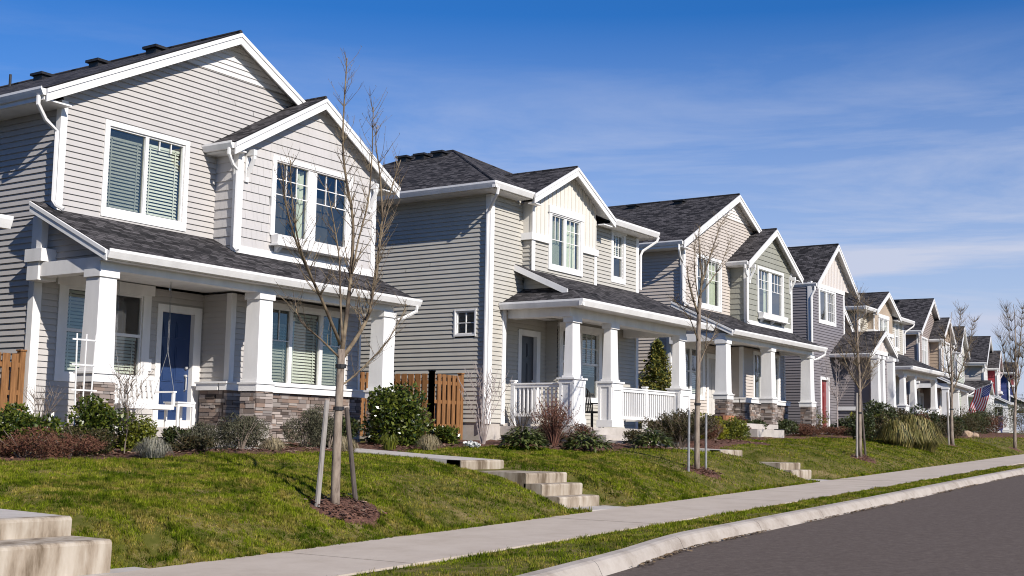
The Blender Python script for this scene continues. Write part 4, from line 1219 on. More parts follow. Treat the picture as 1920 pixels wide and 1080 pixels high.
LEAF = {
 'laurel': mat_island('laurel_leaf', [(0.012, 0.024, 0.004), (0.034, 0.056, 0.007), (0.075, 0.098, 0.012), (0.15, 0.165, 0.025), (0.024, 0.042, 0.006)], 0.28, 0.2, spec=0.5),
 'olive': mat_island('yellow_green_leaf', [(0.05, 0.07, 0.008), (0.12, 0.14, 0.015), (0.20, 0.20, 0.025), (0.09, 0.10, 0.012)], 0.4, 0.25),
 'lavender': mat_island('grey_green_leaf', [(0.030, 0.032, 0.018), (0.070, 0.072, 0.038), (0.125, 0.118, 0.07), (0.055, 0.045, 0.028)], 0.8, 0.15),
 'heath': mat_island('rusty_heath_leaf', [(0.055, 0.018, 0.012), (0.11, 0.04, 0.022), (0.16, 0.07, 0.04), (0.08, 0.05, 0.022)], 0.8, 0.15),
 'dark': mat_island('dark_shrub_leaf', [(0.012, 0.022, 0.006), (0.030, 0.045, 0.010), (0.06, 0.075, 0.018), (0.045, 0.035, 0.014)], 0.5, 0.15),
 'mixed': mat_island('brown_green_leaf', [(0.022, 0.024, 0.008), (0.055, 0.052, 0.014), (0.085, 0.055, 0.022), (0.035, 0.034, 0.011)], 0.7, 0.2),
 'lime': mat_island('lime_yellow_leaf', [(0.10, 0.12, 0.008), (0.21, 0.21, 0.012), (0.33, 0.29, 0.02)], 0.5, 0.3),
 'cedar': mat_island('conifer_leaf', [(0.018, 0.032, 0.006), (0.06, 0.08, 0.012), (0.15, 0.14, 0.022), (0.27, 0.22, 0.035)], 0.6, 0.15),
 'helle': mat_island('long_glossy_leaf', [(0.022, 0.040, 0.010), (0.055, 0.080, 0.018), (0.115, 0.135, 0.04), (0.16, 0.17, 0.07)], 0.35, 0.2),
 'straw': mat_island('straw_blade', [(0.16, 0.12, 0.06), (0.30, 0.24, 0.14), (0.42, 0.35, 0.22), (0.12, 0.11, 0.05)], 0.8, 0.2),
 'blue': mat_island('blue_grey_blade', [(0.14, 0.14, 0.10), (0.26, 0.25, 0.19), (0.36, 0.33, 0.26), (0.09, 0.09, 0.06)], 0.8, 0.2),
 'tan': mat_island('tan_sword_leaf', [(0.05, 0.04, 0.012), (0.20, 0.155, 0.04), (0.34, 0.27, 0.09), (0.07, 0.075, 0.014), (0.14, 0.13, 0.025), (0.03, 0.03, 0.008)], 0.6, 0.2),
 'petal': mat_island('white_petal', [(0.6, 0.6, 0.58), (0.8, 0.8, 0.78)], 0.7, 0.2)}
RED = mat_noise('red_brown_stem', [(0.3, (0.09, 0.035, 0.025)), (0.7, (0.20, 0.10, 0.07))], 6, 4, 0.8, 0)
PALE = mat_noise('pale_grey_stem', [(0.3, (0.26, 0.21, 0.19)), (0.7, (0.46, 0.39, 0.36))], 6, 4, 0.8, 0)
_seed = [100]
HBQ = []
def rng_next():
    _seed[0] += 7
    return np.random.default_rng(_seed[0])
def ground_at(x, y, z=None):
    return gz(x, y)+.03 if z is None else z
def shrub(x, y, r, h, kind, label, leaf=.07, n0=2600, group=None, cat='shrub', z=None, stems=7, name='shrub', up=.4, narrow=.5, k=9, mat=None, flat=False):
    n = int(n0*1.7); r *= 1.08; h *= 1.06
    rng = rng_next(); z0 = ground_at(x, y, z)
    root = empty(name, (x, y, z0), rng.random()*6.28, label, cat, group)
    p = lumps(n, (0, 0, 0), r, h, rng, k)
    np_mesh('foliage', leaves(n, p, leaf, up, rng, narrow), 4, LEAF[kind], root)
    mb = MB()
    for _ in range(stems):
        a = rng.random()*6.28; q = rng.uniform(.25, .7)
        e = (math.cos(a)*r*q, math.sin(a)*r*q, h*rng.uniform(.5, .85))
        mb.tube([(0.02*math.cos(a), .02*math.sin(a), -.05), (e[0]*.45, e[1]*.45, e[2]*.5), e], [.014, .010, .004], 4)
    mb.build('stem', mat or BARKDARK, root)
    return root
def twiggy(x, y, r, h, label, m, n=34, group=None, z=None, name='bare_shrub', rad=.006, leafk=None, cat='shrub', spread=1.0, sub=4):
    rng = rng_next(); z0 = ground_at(x, y, z)
    root = empty(name, (x, y, z0), rng.random()*6.28, label, cat, group)
    mb = MB(); tips = []
    for _ in range(n):
        a = rng.random()*6.28; q = math.sqrt(rng.random())*spread; hh = h*rng.uniform(.6, 1.0)*(1-.3*q)
        e = np.array([math.cos(a)*r*q, math.sin(a)*r*q, hh])
        mid = np.array([e[0]*.35, e[1]*.35, hh*.5])
        mb.tube([(e[0]*.06, e[1]*.06, -.03), mid, e], [rad*1.5, rad, rad*.4], 3, cap=False)
        tips.append(e)
        for _ in range(sub):
            f = rng.uniform(.35, .95); b = mid*(1-f)+e*f if f > .5 else mid*f*2
            a2 = rng.random()*6.28; l = h*rng.uniform(.10, .26)
            t = b+np.array([math.cos(a2)*l*.5, math.sin(a2)*l*.5, l*.85])
            mb.tube([b, (b+t)/2+np.array([math.cos(a2), math.sin(a2), 0])*l*.06, t], [rad*.7, rad*.55, rad*.3], 3, cap=False)
            tips.append(t)
    mb.build('stem', m, root)
    if leafk:
        t = np.array(tips); i = rng.integers(0, len(t), leafk[1])
        p = t[i]*(1-.35*rng.random((leafk[1], 1)))
        np_mesh('foliage', leaves(leafk[1], p, leafk[2], .4, rng), 4, LEAF[leafk[0]], root)
    return root
def tuft(x, y, r, h, kind, label, n=420, group=None, width=.006, z=None, name='grass_tuft', cat='ornamental grass', droop=1.0):
    rng = rng_next(); z0 = ground_at(x, y, z)
    V = []
    for _ in range(n):
        a = rng.random()*6.28; q = rng.uniform(.15, 1.05); hh = h*rng.uniform(.65, 1.1)
        d = np.array([math.cos(a), math.sin(a), 0]); s = np.array([-math.sin(a), math.cos(a), 0])*width*rng.uniform(.6, 1.4)
        q0 = math.sqrt(rng.random()); b = d*r*.66*q0; b = b+np.array([0, 0, (gz(x+b[0], y+b[1])-gz(x, y)) if z is None else 0]); hh *= 1-.5*q0*q0
        m1 = b+d*r*q*.22+np.array([0, 0, hh*.62]); m2 = b+d*r*q*.42+np.array([0, 0, hh*(1-.12*q*droop)]); e = b+d*r*q*.66+np.array([0, 0, hh*(.95-.75*q*droop)])
        V += [b-s, b+s, m1+s, m1-s, m1-s, m1+s, m2+s*.8, m2-s*.8, m2-s*.8, m2+s*.8, e+s*.15, e-s*.15]
    o = np_mesh(name, np.array(V), 4, LEAF[kind])
    o.location = (x, y, z0)
    return tag(o, label, cat, group)
def lowplant(x, y, r, h, label, group, n=560, z=None):
    """mound of long drooping glossy leaves"""
    rng = rng_next(); z0 = ground_at(x, y, z)
    V = []
    for _ in range(n):
        a = rng.random()*6.28; q = math.sqrt(rng.random()); zz = h*(1-.75*q*q)*rng.uniform(.45, 1.0)
        b = np.array([math.cos(a)*r*q*.85, math.sin(a)*r*q*.85, zz])
        a2 = a+rng.normal()*.7; d = np.array([math.cos(a2), math.sin(a2), rng.uniform(-.75, .35)]); d /= np.linalg.norm(d)
        s = np.array([-math.sin(a2), math.cos(a2), rng.uniform(-.3, .3)]); l = rng.uniform(.13, .24); w = l*.15
        m = b+d*l*.5+np.array([0, 0, l*.10]); e = b+d*l
        V += [b-s*w*.3, b+s*w*.3, m+s*w, m-s*w, m-s*w, m+s*w, e+s*.002, e-s*.002]
    root = empty('leafy_perennial', (x, y, z0), 0, label, 'plant', group)
    np_mesh('foliage', np.array(V), 4, LEAF['helle'], root)
    mb = MB()
    for k in range(12):
        a = k*.53; mb.tube([(0, 0, -.03), (math.cos(a)*r*.3, math.sin(a)*r*.3, h*.4), (math.cos(a)*r*.6, math.sin(a)*r*.6, h*.6)], [.008, .006, .004], 3)
    mb.build('stem', RED, root)
    return root
HB = 'shrubs in front of the nearest house'
for x, y, r, h, kd, lf, nw, lb in ((14.9, 16.6, .42, .42, 'lavender', .05, .22, 'small lavender bush right of the pale grass tuft'), (15.1, 17.2, .40, .40, 'dark', .06, .5, 'low dark shrub under the side table of the porch'),
      (12.7, 16.6, .5, .55, 'mixed', .05, .4, 'brown green shrub between heather and the trellis'), (16.75, 17.0, .45, .60, 'lavender', .05, .22, 'lavender bush between the stone pier and the largest lavender'),
      (19.4, 17.2, .45, .62, 'dark', .07, .5, 'dark shrub between the lavender and the tall laurel'), (21.9, 17.3, .5, .8, 'mixed', .06, .4, 'olive shrub against the slatted fence')):
    HBQ.append((x, y, r, h, kd, lf, nw, lb))

for x, y, r, h, kd, lf, nw, lb in HBQ: shrub(x, y, r, h, kd, lb, lf, 2000, HB, up=.8, narrow=nw)
shrub(11.96, 17.1, .60, .80, 'laurel', 'dark glossy shrub at the left picture edge below the wooden fence', .075, 2600, HB)
shrub(13.25, 16.95, .62, .92, 'laurel', 'glossy dark green shrub under the white trellis', .07, 3000, HB)
shrub(13.90, 16.7, .32, .62, 'olive', 'small rounded yellow green shrub in front of the porch swing', .05, 1900, HB)
shrub(11.3, 16.1, .62, .46, 'heath', 'rusty red heather mound at the left picture edge', .045, 2600, HB, up=.7, narrow=.3)
shrub(12.15, 16.2, .62, .42, 'heath', 'reddish brown heather mound beside the pale grass tuft', .045, 2600, HB, up=.7, narrow=.3)
tuft(13.26, 15.6, .30, .33, 'blue', 'pale grey green grass tuft at the lawn edge below the porch swing', 700, width=.004)
shrub(14.6, 16.2, .45, .26, 'mixed', 'low dark ground shrub right of the palest grass tuft', .05, 1200, HB)
shrub(15.50, 16.9, .40, .58, 'lavender', 'grey green lavender bush under the blue front door', .05, 2400, HB, up=.9, narrow=.22)
shrub(16.19, 16.7, .48, .66, 'lavender', 'grey green lavender bush below the stone porch pier', .055, 3000, HB, up=.9, narrow=.22)
tuft(16.63, 16.3, .24, .26, 'straw', 'small straw grass tuft between the two lavender bushes left of the tree', 420, width=.004)
shrub(17.75, 16.6, .52, .82, 'lavender', 'largest grey green lavender bush behind the left tree stake', .055, 3600, HB, up=.9, narrow=.22)
shrub(18.65, 16.8, .45, .62, 'lavender', 'lavender bush behind the nearest tree trunk, by the stone wall', .055, 2600, HB, up=.9, narrow=.22)
tuft(18.13, 15.9, .28, .30, 'straw', 'straw grass tuft beside the nearest tree trunk', 480, width=.004)
tuft(19.95, 16.3, .22, .36, 'olive', 'thin green spiky plant left of the big laurel', 90, width=.007, droop=.5, cat='plant')
shrub(20.95, 16.9, .80, 1.48, 'laurel', 'tall glossy laurel bush at the corner of the nearest house', .095, 4600, HB, stems=12, k=14)
tuft(20.47, 15.7, .26, .34, 'straw', 'straw grass tuft in front of the tall laurel bush', 480, width=.004)
shrub(22.55, 16.9, .36, .44, 'laurel', 'low glossy shrub between the laurel and the bare pale shrub', .08, 900, HB)
twiggy(22.3, 17.4, .40, 1.05, 'thin bare brown shrub in front of the slatted fence', RED, 16)
twiggy(23.83, 16.7, .55, 2.2, 'tall bare shrub with pale grey stems at the house corner', PALE, 13, rad=.010, sub=6)
q = empty('flower_clump', (21.67, 15.5, ground_at(21.67, 15.5)), 0, 'small clump of white flowers at the edge of the mulch', 'flowers')
rr_ = rng_next(); np_mesh('blossom', leaves(240, lumps(240, (0, 0, 0), .2, .16, rr_, 6), .05, .8, rr_, .9), 4, LEAF['petal'], q)
np_mesh('foliage', leaves(160, lumps(160, (0, 0, 0), .19, .10, rr_, 6), .05, .5, rr_), 4, LEAF['laurel'], q)
twiggy(24.35, 16.0, .45, 1.10, 'bare tan shrub in front of the porch railing', TWIG, 26, group='bare shrubs before the railed porch')
shrub(26.0, 15.4, .45, .55, 'heath', 'rusty shrub between the middle and right leafy mounds', .045, 1800, 'low shrubs before the railed porch', up=.7, narrow=.35)
shrub(25.9, 16.2, .40, .45, 'mixed', 'olive shrub at the foot of the railed porch slab', .05, 1500, 'low shrubs before the railed porch')
shrub(28.7, 15.2, .5, .5, 'mixed', 'low brown green shrub right of the right leafy mound', .05, 1700, 'low shrubs before the railed porch')
shrub(33.9, 15.5, .55, .6, 'heath', 'rusty shrub left of the tall lime shrub', .05, 1900, 'low shrubs before the warm beige house', up=.7, narrow=.35)
shrub(37.2, 16.6, .5, .5, 'dark', 'low dark shrub right of the rounded yellow green one', .06, 1500, 'low shrubs before the warm beige house')
lowplant(22.57, 14.75, .52, .48, 'left dark leafy mound under the bare reddish shrub', 'leafy mounds before the railed porch')
twiggy(24.68, 15.3, .60, 1.22, 'bare reddish brown shrub below the porch columns', RED, 90, group='bare shrubs before the railed porch', leafk=('heath', 2600, .04))
lowplant(24.53, 14.35, .56, .46, 'middle dark leafy mound below the paired porch columns', 'leafy mounds before the railed porch')
lowplant(27.21, 14.05, .50, .48, 'right dark leafy mound nearest the second tree', 'leafy mounds before the railed porch')
twiggy(31.0, 15.2, 1.10, 1.12, 'wide brown green heather bush behind the second tree', BARKDARK, 80, leafk=('mixed', 11000, .055), name='shrub')
twiggy(32.6, 15.6, .8, .95, 'brown heather bush right of the second tree stake', BARKDARK, 60, leafk=('mixed', 7000, .055), name='shrub')
shrub(35.3, 16.2, .48, .86, 'lime', 'tall lime yellow shrub before the stone porch pier', .07, 2000)
shrub(36.1, 15.9, .52, .66, 'olive', 'rounded yellow green shrub right of the tall lime one', .065, 2200)
shrub(41.7, 17.5, .50, .62, 'dark', 'dark rounded shrub beside the black pot', .08, 1500, 'low shrubs before the green gabled house')
shrub(43.95, 17.3, .52, .58, 'dark', 'dark rounded shrub right of the black pot', .08, 1500, 'low shrubs before the green gabled house')
shrub(44.0, 18.0, .62, .80, 'lavender', 'grey lavender bush behind the black pot', .055, 1800, 'low shrubs before the green gabled house', up=.9, narrow=.25)
shrub(39.9, 17.4, .55, .7, 'heath', 'rusty shrub below the stone porch wall of the green gabled house', .06, 1500, 'low shrubs before the green gabled house')
shrub(46.3, 17.2, .95, .52, 'heath', 'long low rusty heather below the slate gabled house', .055, 2400, 'low shrubs before the slate gabled house')
shrub(48.4, 17.0, .7, .42, 'heath', 'short rusty heather left of the pale bare sapling', .055, 1600, 'low shrubs before the slate gabled house')
twiggy(47.6, 17.3, .45, 1.3, 'bare upright shrub below the slate gabled house', TWIG, 16, leafk=('olive', 200, .08))
shrub(49.9, 17.0, .6, .72, 'dark', 'dark broad leaved shrub right of the pale bare sapling', .09, 1400, 'low shrubs before the slate gabled house')
shrub(45.3, 14.9, .62, 1.05, 'dark', 'dense dark shrub left of the third tree stake', .08, 1900, 'shrubs along the far side lawn')
shrub(48.2, 15.3, .66, 1.15, 'mixed', 'olive brown shrub behind the third tree', .08, 2000, 'shrubs along the far side lawn')
shrub(50.6, 15.7, .8, 1.0, 'olive', 'yellow green shrub left of the tan grass clump', .09, 2000, 'shrubs along the far side lawn')
shrub(52.0, 16.3, .95, 1.45, 'dark', 'large dark shrub behind the tan grass clump', .10, 2600, 'shrubs along the far side lawn')
shrub(55.0, 16.4, 1.0, 1.25, 'mixed', 'wide brown green shrub right of the large dark one', .10, 2400, 'shrubs along the far side lawn')
shrub(63.0, 17.4, 1.0, 1.4, 'dark', 'dark rounded shrub in front of the far porch with white columns', .12, 2000, 'shrubs before the farthest houses')
shrub(66.5, 17.6, .9, 1.15, 'mixed', 'olive shrub beside the tan boulders', .12, 1600, 'shrubs before the farthest houses')
shrub(71.5, 18.3, 1.0, 1.1, 'dark', 'dark shrub right of the tan boulders', .12, 1600, 'shrubs before the farthest houses')
shrub(80, 19.8, 1.2, 1.2, 'olive', 'yellow green shrub before the red bayed house', .14, 1500, 'shrubs before the farthest houses')
shrub(88, 21.6, 1.3, 1.7, 'dark', 'dark shrub at the right picture edge behind the last tree', .16, 1500, 'shrubs before the farthest houses')
for x, y, r, h, kd, lb in ((74.5, 18.3, 1.1, 1.5, 'mixed', 'brown green shrub below the flag'), (78.0, 18.9, 1.2, 1.7, 'dark', 'dark shrub just right of the flag'), (83.5, 20.0, 1.3, 1.9, 'mixed', 'tall olive shrub at the porch right of the flag'),
      (84.5, 19.0, 1.2, 1.2, 'heath', 'rusty shrub in front of the red bayed house'), (92.0, 20.6, 1.5, 2.2, 'dark', 'dark shrub left of the last tree trunk'), (99.0, 20.35, 1.7, 2.4, 'mixed', 'tall brown green shrub at the right picture edge'), (108.0, 22.1, 2.2, 3.2, 'dark', 'tall dark shrub closing the view at the right edge'),
      (60.5, 15.9, .9, 1.0, 'mixed', 'olive shrub right of the fourth tree'),
      (37.6, 17.6, .5, .6, 'heath', 'rusty shrub at the foot of the second stone pier of the green bayed house'), (40.8, 18.0, .55, .75, 'mixed', 'olive brown shrub between rusty shrub and dark shrub at the green bayed porch'),
      (45.2, 17.8, .6, .7, 'dark', 'dark shrub between the lavender and the long rusty heather'), (51.3, 17.2, .8, .95, 'mixed', 'olive brown shrub below the stone base of the portico'),
      (53.2, 17.4, .8, 1.2, 'lime', 'lime yellow shrub below the tan hipped house'), (57.5, 16.6, 1.0, 1.0, 'dark', 'dark shrub at the middle of the far planting bed'), (59.8, 17.2, 1.1, 1.3, 'heath', 'tall rusty shrub in the far planting bed')):
    shrub(x, y, r, h, kd, lb, .08, 1700, 'shrubs filling the far planting beds')
q = tuft(47.3, 13.5, 1.05, 1.18, 'tan', 'big arching clump of tan and green sword leaves beside the pavement', 2600, width=.017, droop=.8)
tuft(45.9, 13.7, .75, .95, 'tan', 'smaller tan clump left of the big arching one', 1200, width=.018)
for x, y, s, lb in ((66.0, 16.2, .30, 'larger tan boulder at the edge of the far lawn'), (68.3, 16.4, .24, 'smaller tan boulder right of the larger one')):
    import bmesh
    bm = bmesh.new(); bmesh.ops.create_icosphere(bm, subdivisions=2, radius=s)
    rr_ = random.Random(int(x))
    for v in bm.verts:
        k = 1+.22*math.sin(v.co.x*9+x)*math.cos(v.co.y*8)+rr_.uniform(-.07, .07); v.co = Vector((v.co.x*1.35*k, v.co.y*k, v.co.z*.75*k))
    me = bpy.data.meshes.new('boulder'); bm.to_mesh(me); bm.free(); me.materials.append(mat_noise('tan_rock', [(0.3, (0.24, 0.16, 0.10)), (0.7, (0.45, 0.34, 0.24))], 4, 6, 0.9, 0.4, 0.02))
    o = bpy.data.objects.new('boulder', me); COL.objects.link(o); o.location = (x, y, gz(x, y)+s*.35); tag(o, lb, 'rock', 'boulders in the far bed')

# small conifer between the second and third house
def conifer(x, y, h, r, label):
    rng = rng_next(); z0 = ground_at(x, y)
    root = empty('conifer', (x, y, z0), 0, label, 'tree')
    n = 7000
    f = rng.random(n)**.8; a = rng.random(n)*6.283
    lump = 1+.42*np.sin(a*4+f*17)+.30*np.sin(a*7-f*31)
    rr = r*(1-f)**.75*lump*(.35+.65*rng.random(n)**.4)+.03
    p = np.stack([np.cos(a)*rr, np.sin(a)*rr, f*h+.1+rng.normal(size=n)*.03], 1)
    np_mesh('crown', leaves(n, p, .13, .15, rng, .35), 4, LEAF['cedar'], root)
    mb = MB(); mb.tube([(0, 0, -.1), (0.01, 0, h*.5), (0, 0, h*.97)], [.07, .045, .01], 6); mb.build('trunk', BARKDARK, root)
conifer(38.3, 19.6, 3.05, .75, 'small yellow green conifer between the railed porch and the next house')

# ------------------------------------------------------------------ bare street trees
def grow(limbs, r0, seed, twl=.5, twn=2.2, rt=.0045, decay=.0):
    """limbs: list of point lists, first is the trunk; returns trunk mesh, crown mesh builders"""
    rr = random.Random(seed)
    T = MB(); K = MB()
    def smooth(pts):
        P_ = [Vector(p) for p in pts]; out = []
        for i in range(len(P_)-1):
            a, b, c, d = P_[max(i-1, 0)], P_[i], P_[i+1], P_[min(i+2, len(P_)-1)]
            for t in (0, .33, .66):
                out.append(.5*((2*b)+(c-a)*t+(2*a-5*b+4*c-d)*t*t+(3*b-a-3*c+d)*t**3))
        out.append(P_[-1]); return out
    def twig(p, d, l, r, depth):
        n = max(2, int(l/.10)); pts = [p]; q = p.copy(); dd = d.copy()
        for i in range(n):
            dd = (dd+Vector((rr.gauss(0, .10), rr.gauss(0, .10), .11))).normalized()
            q = q+dd*(l/n); pts.append(q.copy())
        K.tube(pts, [r*(1-.65*i/n) for i in range(n+1)], 4 if r > .006 else 3, cap=False)
        for i in range(1, n+1):                       # buds
            if rr.random() < .5:
                b = pts[i]; t = b+Vector((rr.gauss(0, .012), rr.gauss(0, .012), .018))
                K.tube([b, t], [r*.9, r*.35], 3, cap=False)
        if depth:
            for i in range(1, n):
                if rr.random() < .45:
                    az = rr.random()*6.28; side = Vector((math.cos(az), math.sin(az), .35)).normalized()
                    twig(pts[i], (dd*.55+side*.75).normalized(), l*rr.uniform(.25, .55), r*.6, depth-1)
    for k, pts in enumerate(limbs):
        s = smooth(pts); n = len(s)
        if k == 0:
            e_ = .22 if len(pts) < 5 else .30 if pts is T2[0] else .55 if len(pts) == 5 else .90
            T.tube(s, [r0*(1-e_*i/(n-1)) for i in range(n)], 10)
        else:
            rb = r0*(.46 if k in (1, 4) else .33 if k == 2 else .20)*(1 if len(pts) > 3 else .8)
            rad = [rb*(1-.86*(i/(n-1))**.85)+.003 for i in range(n)]
            K.tube(s, rad, 7)
            L_ = sum((s[i+1]-s[i]).length for i in range(n-1))
            for _ in range(int(L_*twn*8.0)):
                f = rr.uniform(.14, 1)**.85; i = min(n-2, int(f*(n-1)))
                d = (s[i+1]-s[i]).normalized(); az = rr.random()*6.28
                side = Vector((math.cos(az), math.sin(az), .25)).normalized()
                twig(s[i], (d*.75+side*.8).normalized(), twl*rr.uniform(.3, 1)*(1.15-.5*f), max(rt, rad[i]*.33), 1)
    return T, K
def street_tree(limbs, r0, seed, label, stakes=(), tie=None, **kw):
    b = limbs[0][0]
    root = empty('street_tree', b, 0, label, 'tree', 'young bare street trees')
    T, K = grow(limbs, r0, seed, **kw)
    tr = T.build('trunk', BARK, root, b, True)
    K.build('crown', TWIG, root, b, True)
    if tie:
        q = MB()
        for z in tie:
            c = min(limbs[0], key=lambda p: abs(p[2]-z)); f = None
            for p0, p1 in zip(limbs[0][:-1], limbs[0][1:]):
                if p0[2] <= z <= p1[2]:
                    w = (z-p0[2])/(p1[2]-p0[2]); c = [p0[i]+(p1[i]-p0[i])*w for i in range(3)]
            q = MB(); q.tube([(c[0], c[1], z-.025), (c[0], c[1], z+.025)], r0*.97+.012, 10)
            q.build('tree_tie', METAL, root, b); q = MB()
    return root
def stake(p, q, r, m, label):
    mb = MB(); p = Vector(p); q = Vector(q)
    mb.tube([p, p.lerp(q, .5)+Vector((.004, .003, 0)), q-(q-p).normalized()*.03, q], [r*1.03, r, r*.96, r*.8], 9)
    o = mb.build('tree_stake', m, None, p, False); o.location = p
    return tag(o, label, 'stake', 'stakes beside the street trees')
T1=[
   [(12.72, 11.3, -0.96), (12.72, 11.3, -0.22), (12.73, 11.3, 0.42), (12.75, 11.3, 1.18)] ,
   [(12.76, 11.3, 1.14), (12.84, 11.31, 1.66), (12.89, 11.32, 1.99), (12.93, 11.33, 2.33), (12.95, 11.34, 2.86), (12.89, 11.35, 3.22), (12.78, 11.36, 3.58), (12.71, 11.37, 4.02), (12.72, 11.38, 4.55), (12.75, 11.39, 5.02), (12.77, 11.4, 5.27)] ,
   [(12.72, 11.3, 1.25), (12.18, 11.2, 1.84), (11.74, 11.1, 2.24), (11.4, 11.0, 2.6), (11.14, 10.9, 2.96), (10.99, 10.8, 3.19)] ,
   [(11.98, 11.1, 1.93), (11.63, 11.05, 2.36), (11.45, 11.0, 2.67), (11.3, 10.95, 3.12), (11.22, 10.9, 3.45)] ,
   [(12.8, 11.3, 1.09), (13.15, 11.37, 1.39), (13.45, 11.44, 1.72), (13.62, 11.51, 2.12), (13.8, 11.59, 2.69), (13.96, 11.66, 3.2), (14.24, 11.73, 3.73), (14.51, 11.8, 4.2)] ,
   [(13.3, 11.3, 1.72), (13.46, 11.33, 2.25), (13.56, 11.35, 2.8), (13.76, 11.38, 3.3), (14.1, 11.4, 3.83)] ,
   [(12.76, 11.3, 1.25), (12.77, 11.37, 1.87), (12.8, 11.44, 2.4), (12.79, 11.51, 2.77), (12.7, 11.58, 3.29), (12.71, 11.65, 3.49)] ,
   [(12.91, 11.3, 2.24), (12.95, 11.24, 2.7), (13.06, 11.18, 3.24), (13.04, 11.12, 3.83), (12.97, 11.06, 4.26), (12.9, 11.0, 4.54)] ,
   [(12.75, 11.3, 0.69), (12.84, 11.22, 0.77), (13.12, 11.14, 1.02), (13.43, 11.06, 1.34), (13.64, 10.98, 1.72), (13.62, 10.9, 1.86)] ,
   [(12.73, 11.3, 1.05), (12.4, 11.38, 1.3), (12.13, 11.45, 1.48), (12.08, 11.53, 1.67), (12.13, 11.6, 1.82)] ,
   [(13.53, 11.3, 3.06), (13.48, 11.33, 3.71), (13.41, 11.37, 4.17), (13.47, 11.4, 4.46)] ,
]
T2=[
   [(25.15, 11.9, -0.64), (25.15, 11.9, 0.36), (25.21, 11.9, 1.53), (25.24, 11.9, 2.71), (25.3, 11.9, 3.2)] ,
   [(25.3, 11.9, 3.14), (25.46, 11.93, 3.7), (25.4, 11.95, 4.18), (25.4, 11.97, 4.66), (25.51, 12.0, 4.87)] ,
   [(25.32, 11.9, 3.38), (25.88, 12.0, 4.0), (26.38, 12.1, 4.44), (26.9, 12.2, 4.9), (27.34, 12.3, 5.23), (27.94, 12.4, 5.57)] ,
   [(25.32, 11.9, 3.3), (25.64, 11.83, 3.59), (26.05, 11.75, 4.0), (26.24, 11.68, 4.39), (26.4, 11.6, 4.78)] ,
   [(25.24, 11.9, 2.83), (25.05, 11.97, 3.24), (24.97, 12.03, 3.65), (25.09, 12.1, 3.9)] ,
   [(25.21, 11.9, 2.24), (24.55, 11.77, 2.65), (23.76, 11.63, 2.86), (23.16, 11.5, 2.96)] ,
   [(25.21, 11.9, 1.65), (26.01, 12.07, 2.18), (26.75, 12.23, 2.49), (27.36, 12.4, 2.92)] ,
   [(25.57, 11.9, 2.09), (25.44, 11.8, 2.49), (25.31, 11.7, 2.83)] ,
   [(25.27, 11.9, 3.08), (24.91, 11.83, 3.63), (24.74, 11.77, 4.2), (24.71, 11.7, 4.54)] ,
]
T3=[
   [(37.67, 12.4, -0.38), (37.68, 12.4, 0.91), (37.73, 12.4, 1.88), (37.59, 12.4, 3.02), (37.58, 12.4, 3.84)] ,
   [(37.72, 12.4, 1.72), (37.26, 12.6, 2.35), (37.01, 12.8, 3.15)] ,
   [(37.73, 12.4, 1.88), (38.18, 12.2, 2.72), (38.81, 12.0, 3.59)] ,
   [(37.66, 12.4, 2.53), (37.5, 12.43, 3.17), (37.54, 12.47, 4.0), (37.82, 12.5, 4.69)] ,
   [(37.66, 12.4, 1.55), (39.3, 12.6, 2.29), (40.77, 12.8, 2.73)] ,
   [(37.7, 12.4, 2.21), (36.49, 12.2, 2.93), (35.65, 12.0, 3.65)] ,
   [(37.6, 12.4, 3.18), (38.55, 12.5, 3.93), (39.42, 12.6, 4.61)] ,
   [(37.57, 12.4, 3.67), (37.8, 12.45, 4.27), (38.13, 12.5, 4.81)] ,
]
T4=[
   [(54.1, 13.9, 0.09), (54.18, 13.9, 1.76), (54.39, 13.9, 3.12), (54.31, 13.9, 4.02), (54.29, 13.9, 4.7), (54.56, 13.9, 5.75)] ,
   [(54.4, 13.9, 2.33), (56.31, 14.05, 3.23), (58.42, 14.2, 4.31), (59.84, 14.35, 5.4), (61.13, 14.5, 6.02)] ,
   [(54.26, 13.9, 2.66), (53.17, 13.73, 3.28), (52.12, 13.57, 4.08), (51.38, 13.4, 4.78)] ,
   [(54.24, 13.9, 3.34), (55.94, 14.03, 4.6), (57.02, 14.17, 5.64), (57.8, 14.3, 6.2)] ,
]
T5=[
   [(65.01, 13.7, -0.05), (65.24, 13.7, 1.6), (65.71, 13.7, 3.19), (65.81, 13.7, 4.8), (65.92, 13.7, 6.42), (65.67, 13.7, 7.2)] ,
   [(65.47, 13.7, 2.39), (64.79, 13.87, 3.68), (64.58, 14.03, 4.99), (64.83, 14.2, 5.54)] ,
   [(65.53, 13.7, 2.79), (65.58, 13.4, 3.98), (64.92, 13.1, 5.25)] ,
   [(65.59, 13.7, 3.19), (65.61, 13.87, 4.52), (65.93, 14.03, 6.43), (66.09, 14.2, 7.13)] ,
   [(65.62, 13.7, 3.46), (67.49, 13.83, 5.19), (68.86, 13.97, 6.69), (69.76, 14.1, 7.48)] ,
   [(65.7, 13.7, 3.99), (64.33, 13.5, 5.22), (63.21, 13.3, 6.42)] ,
]

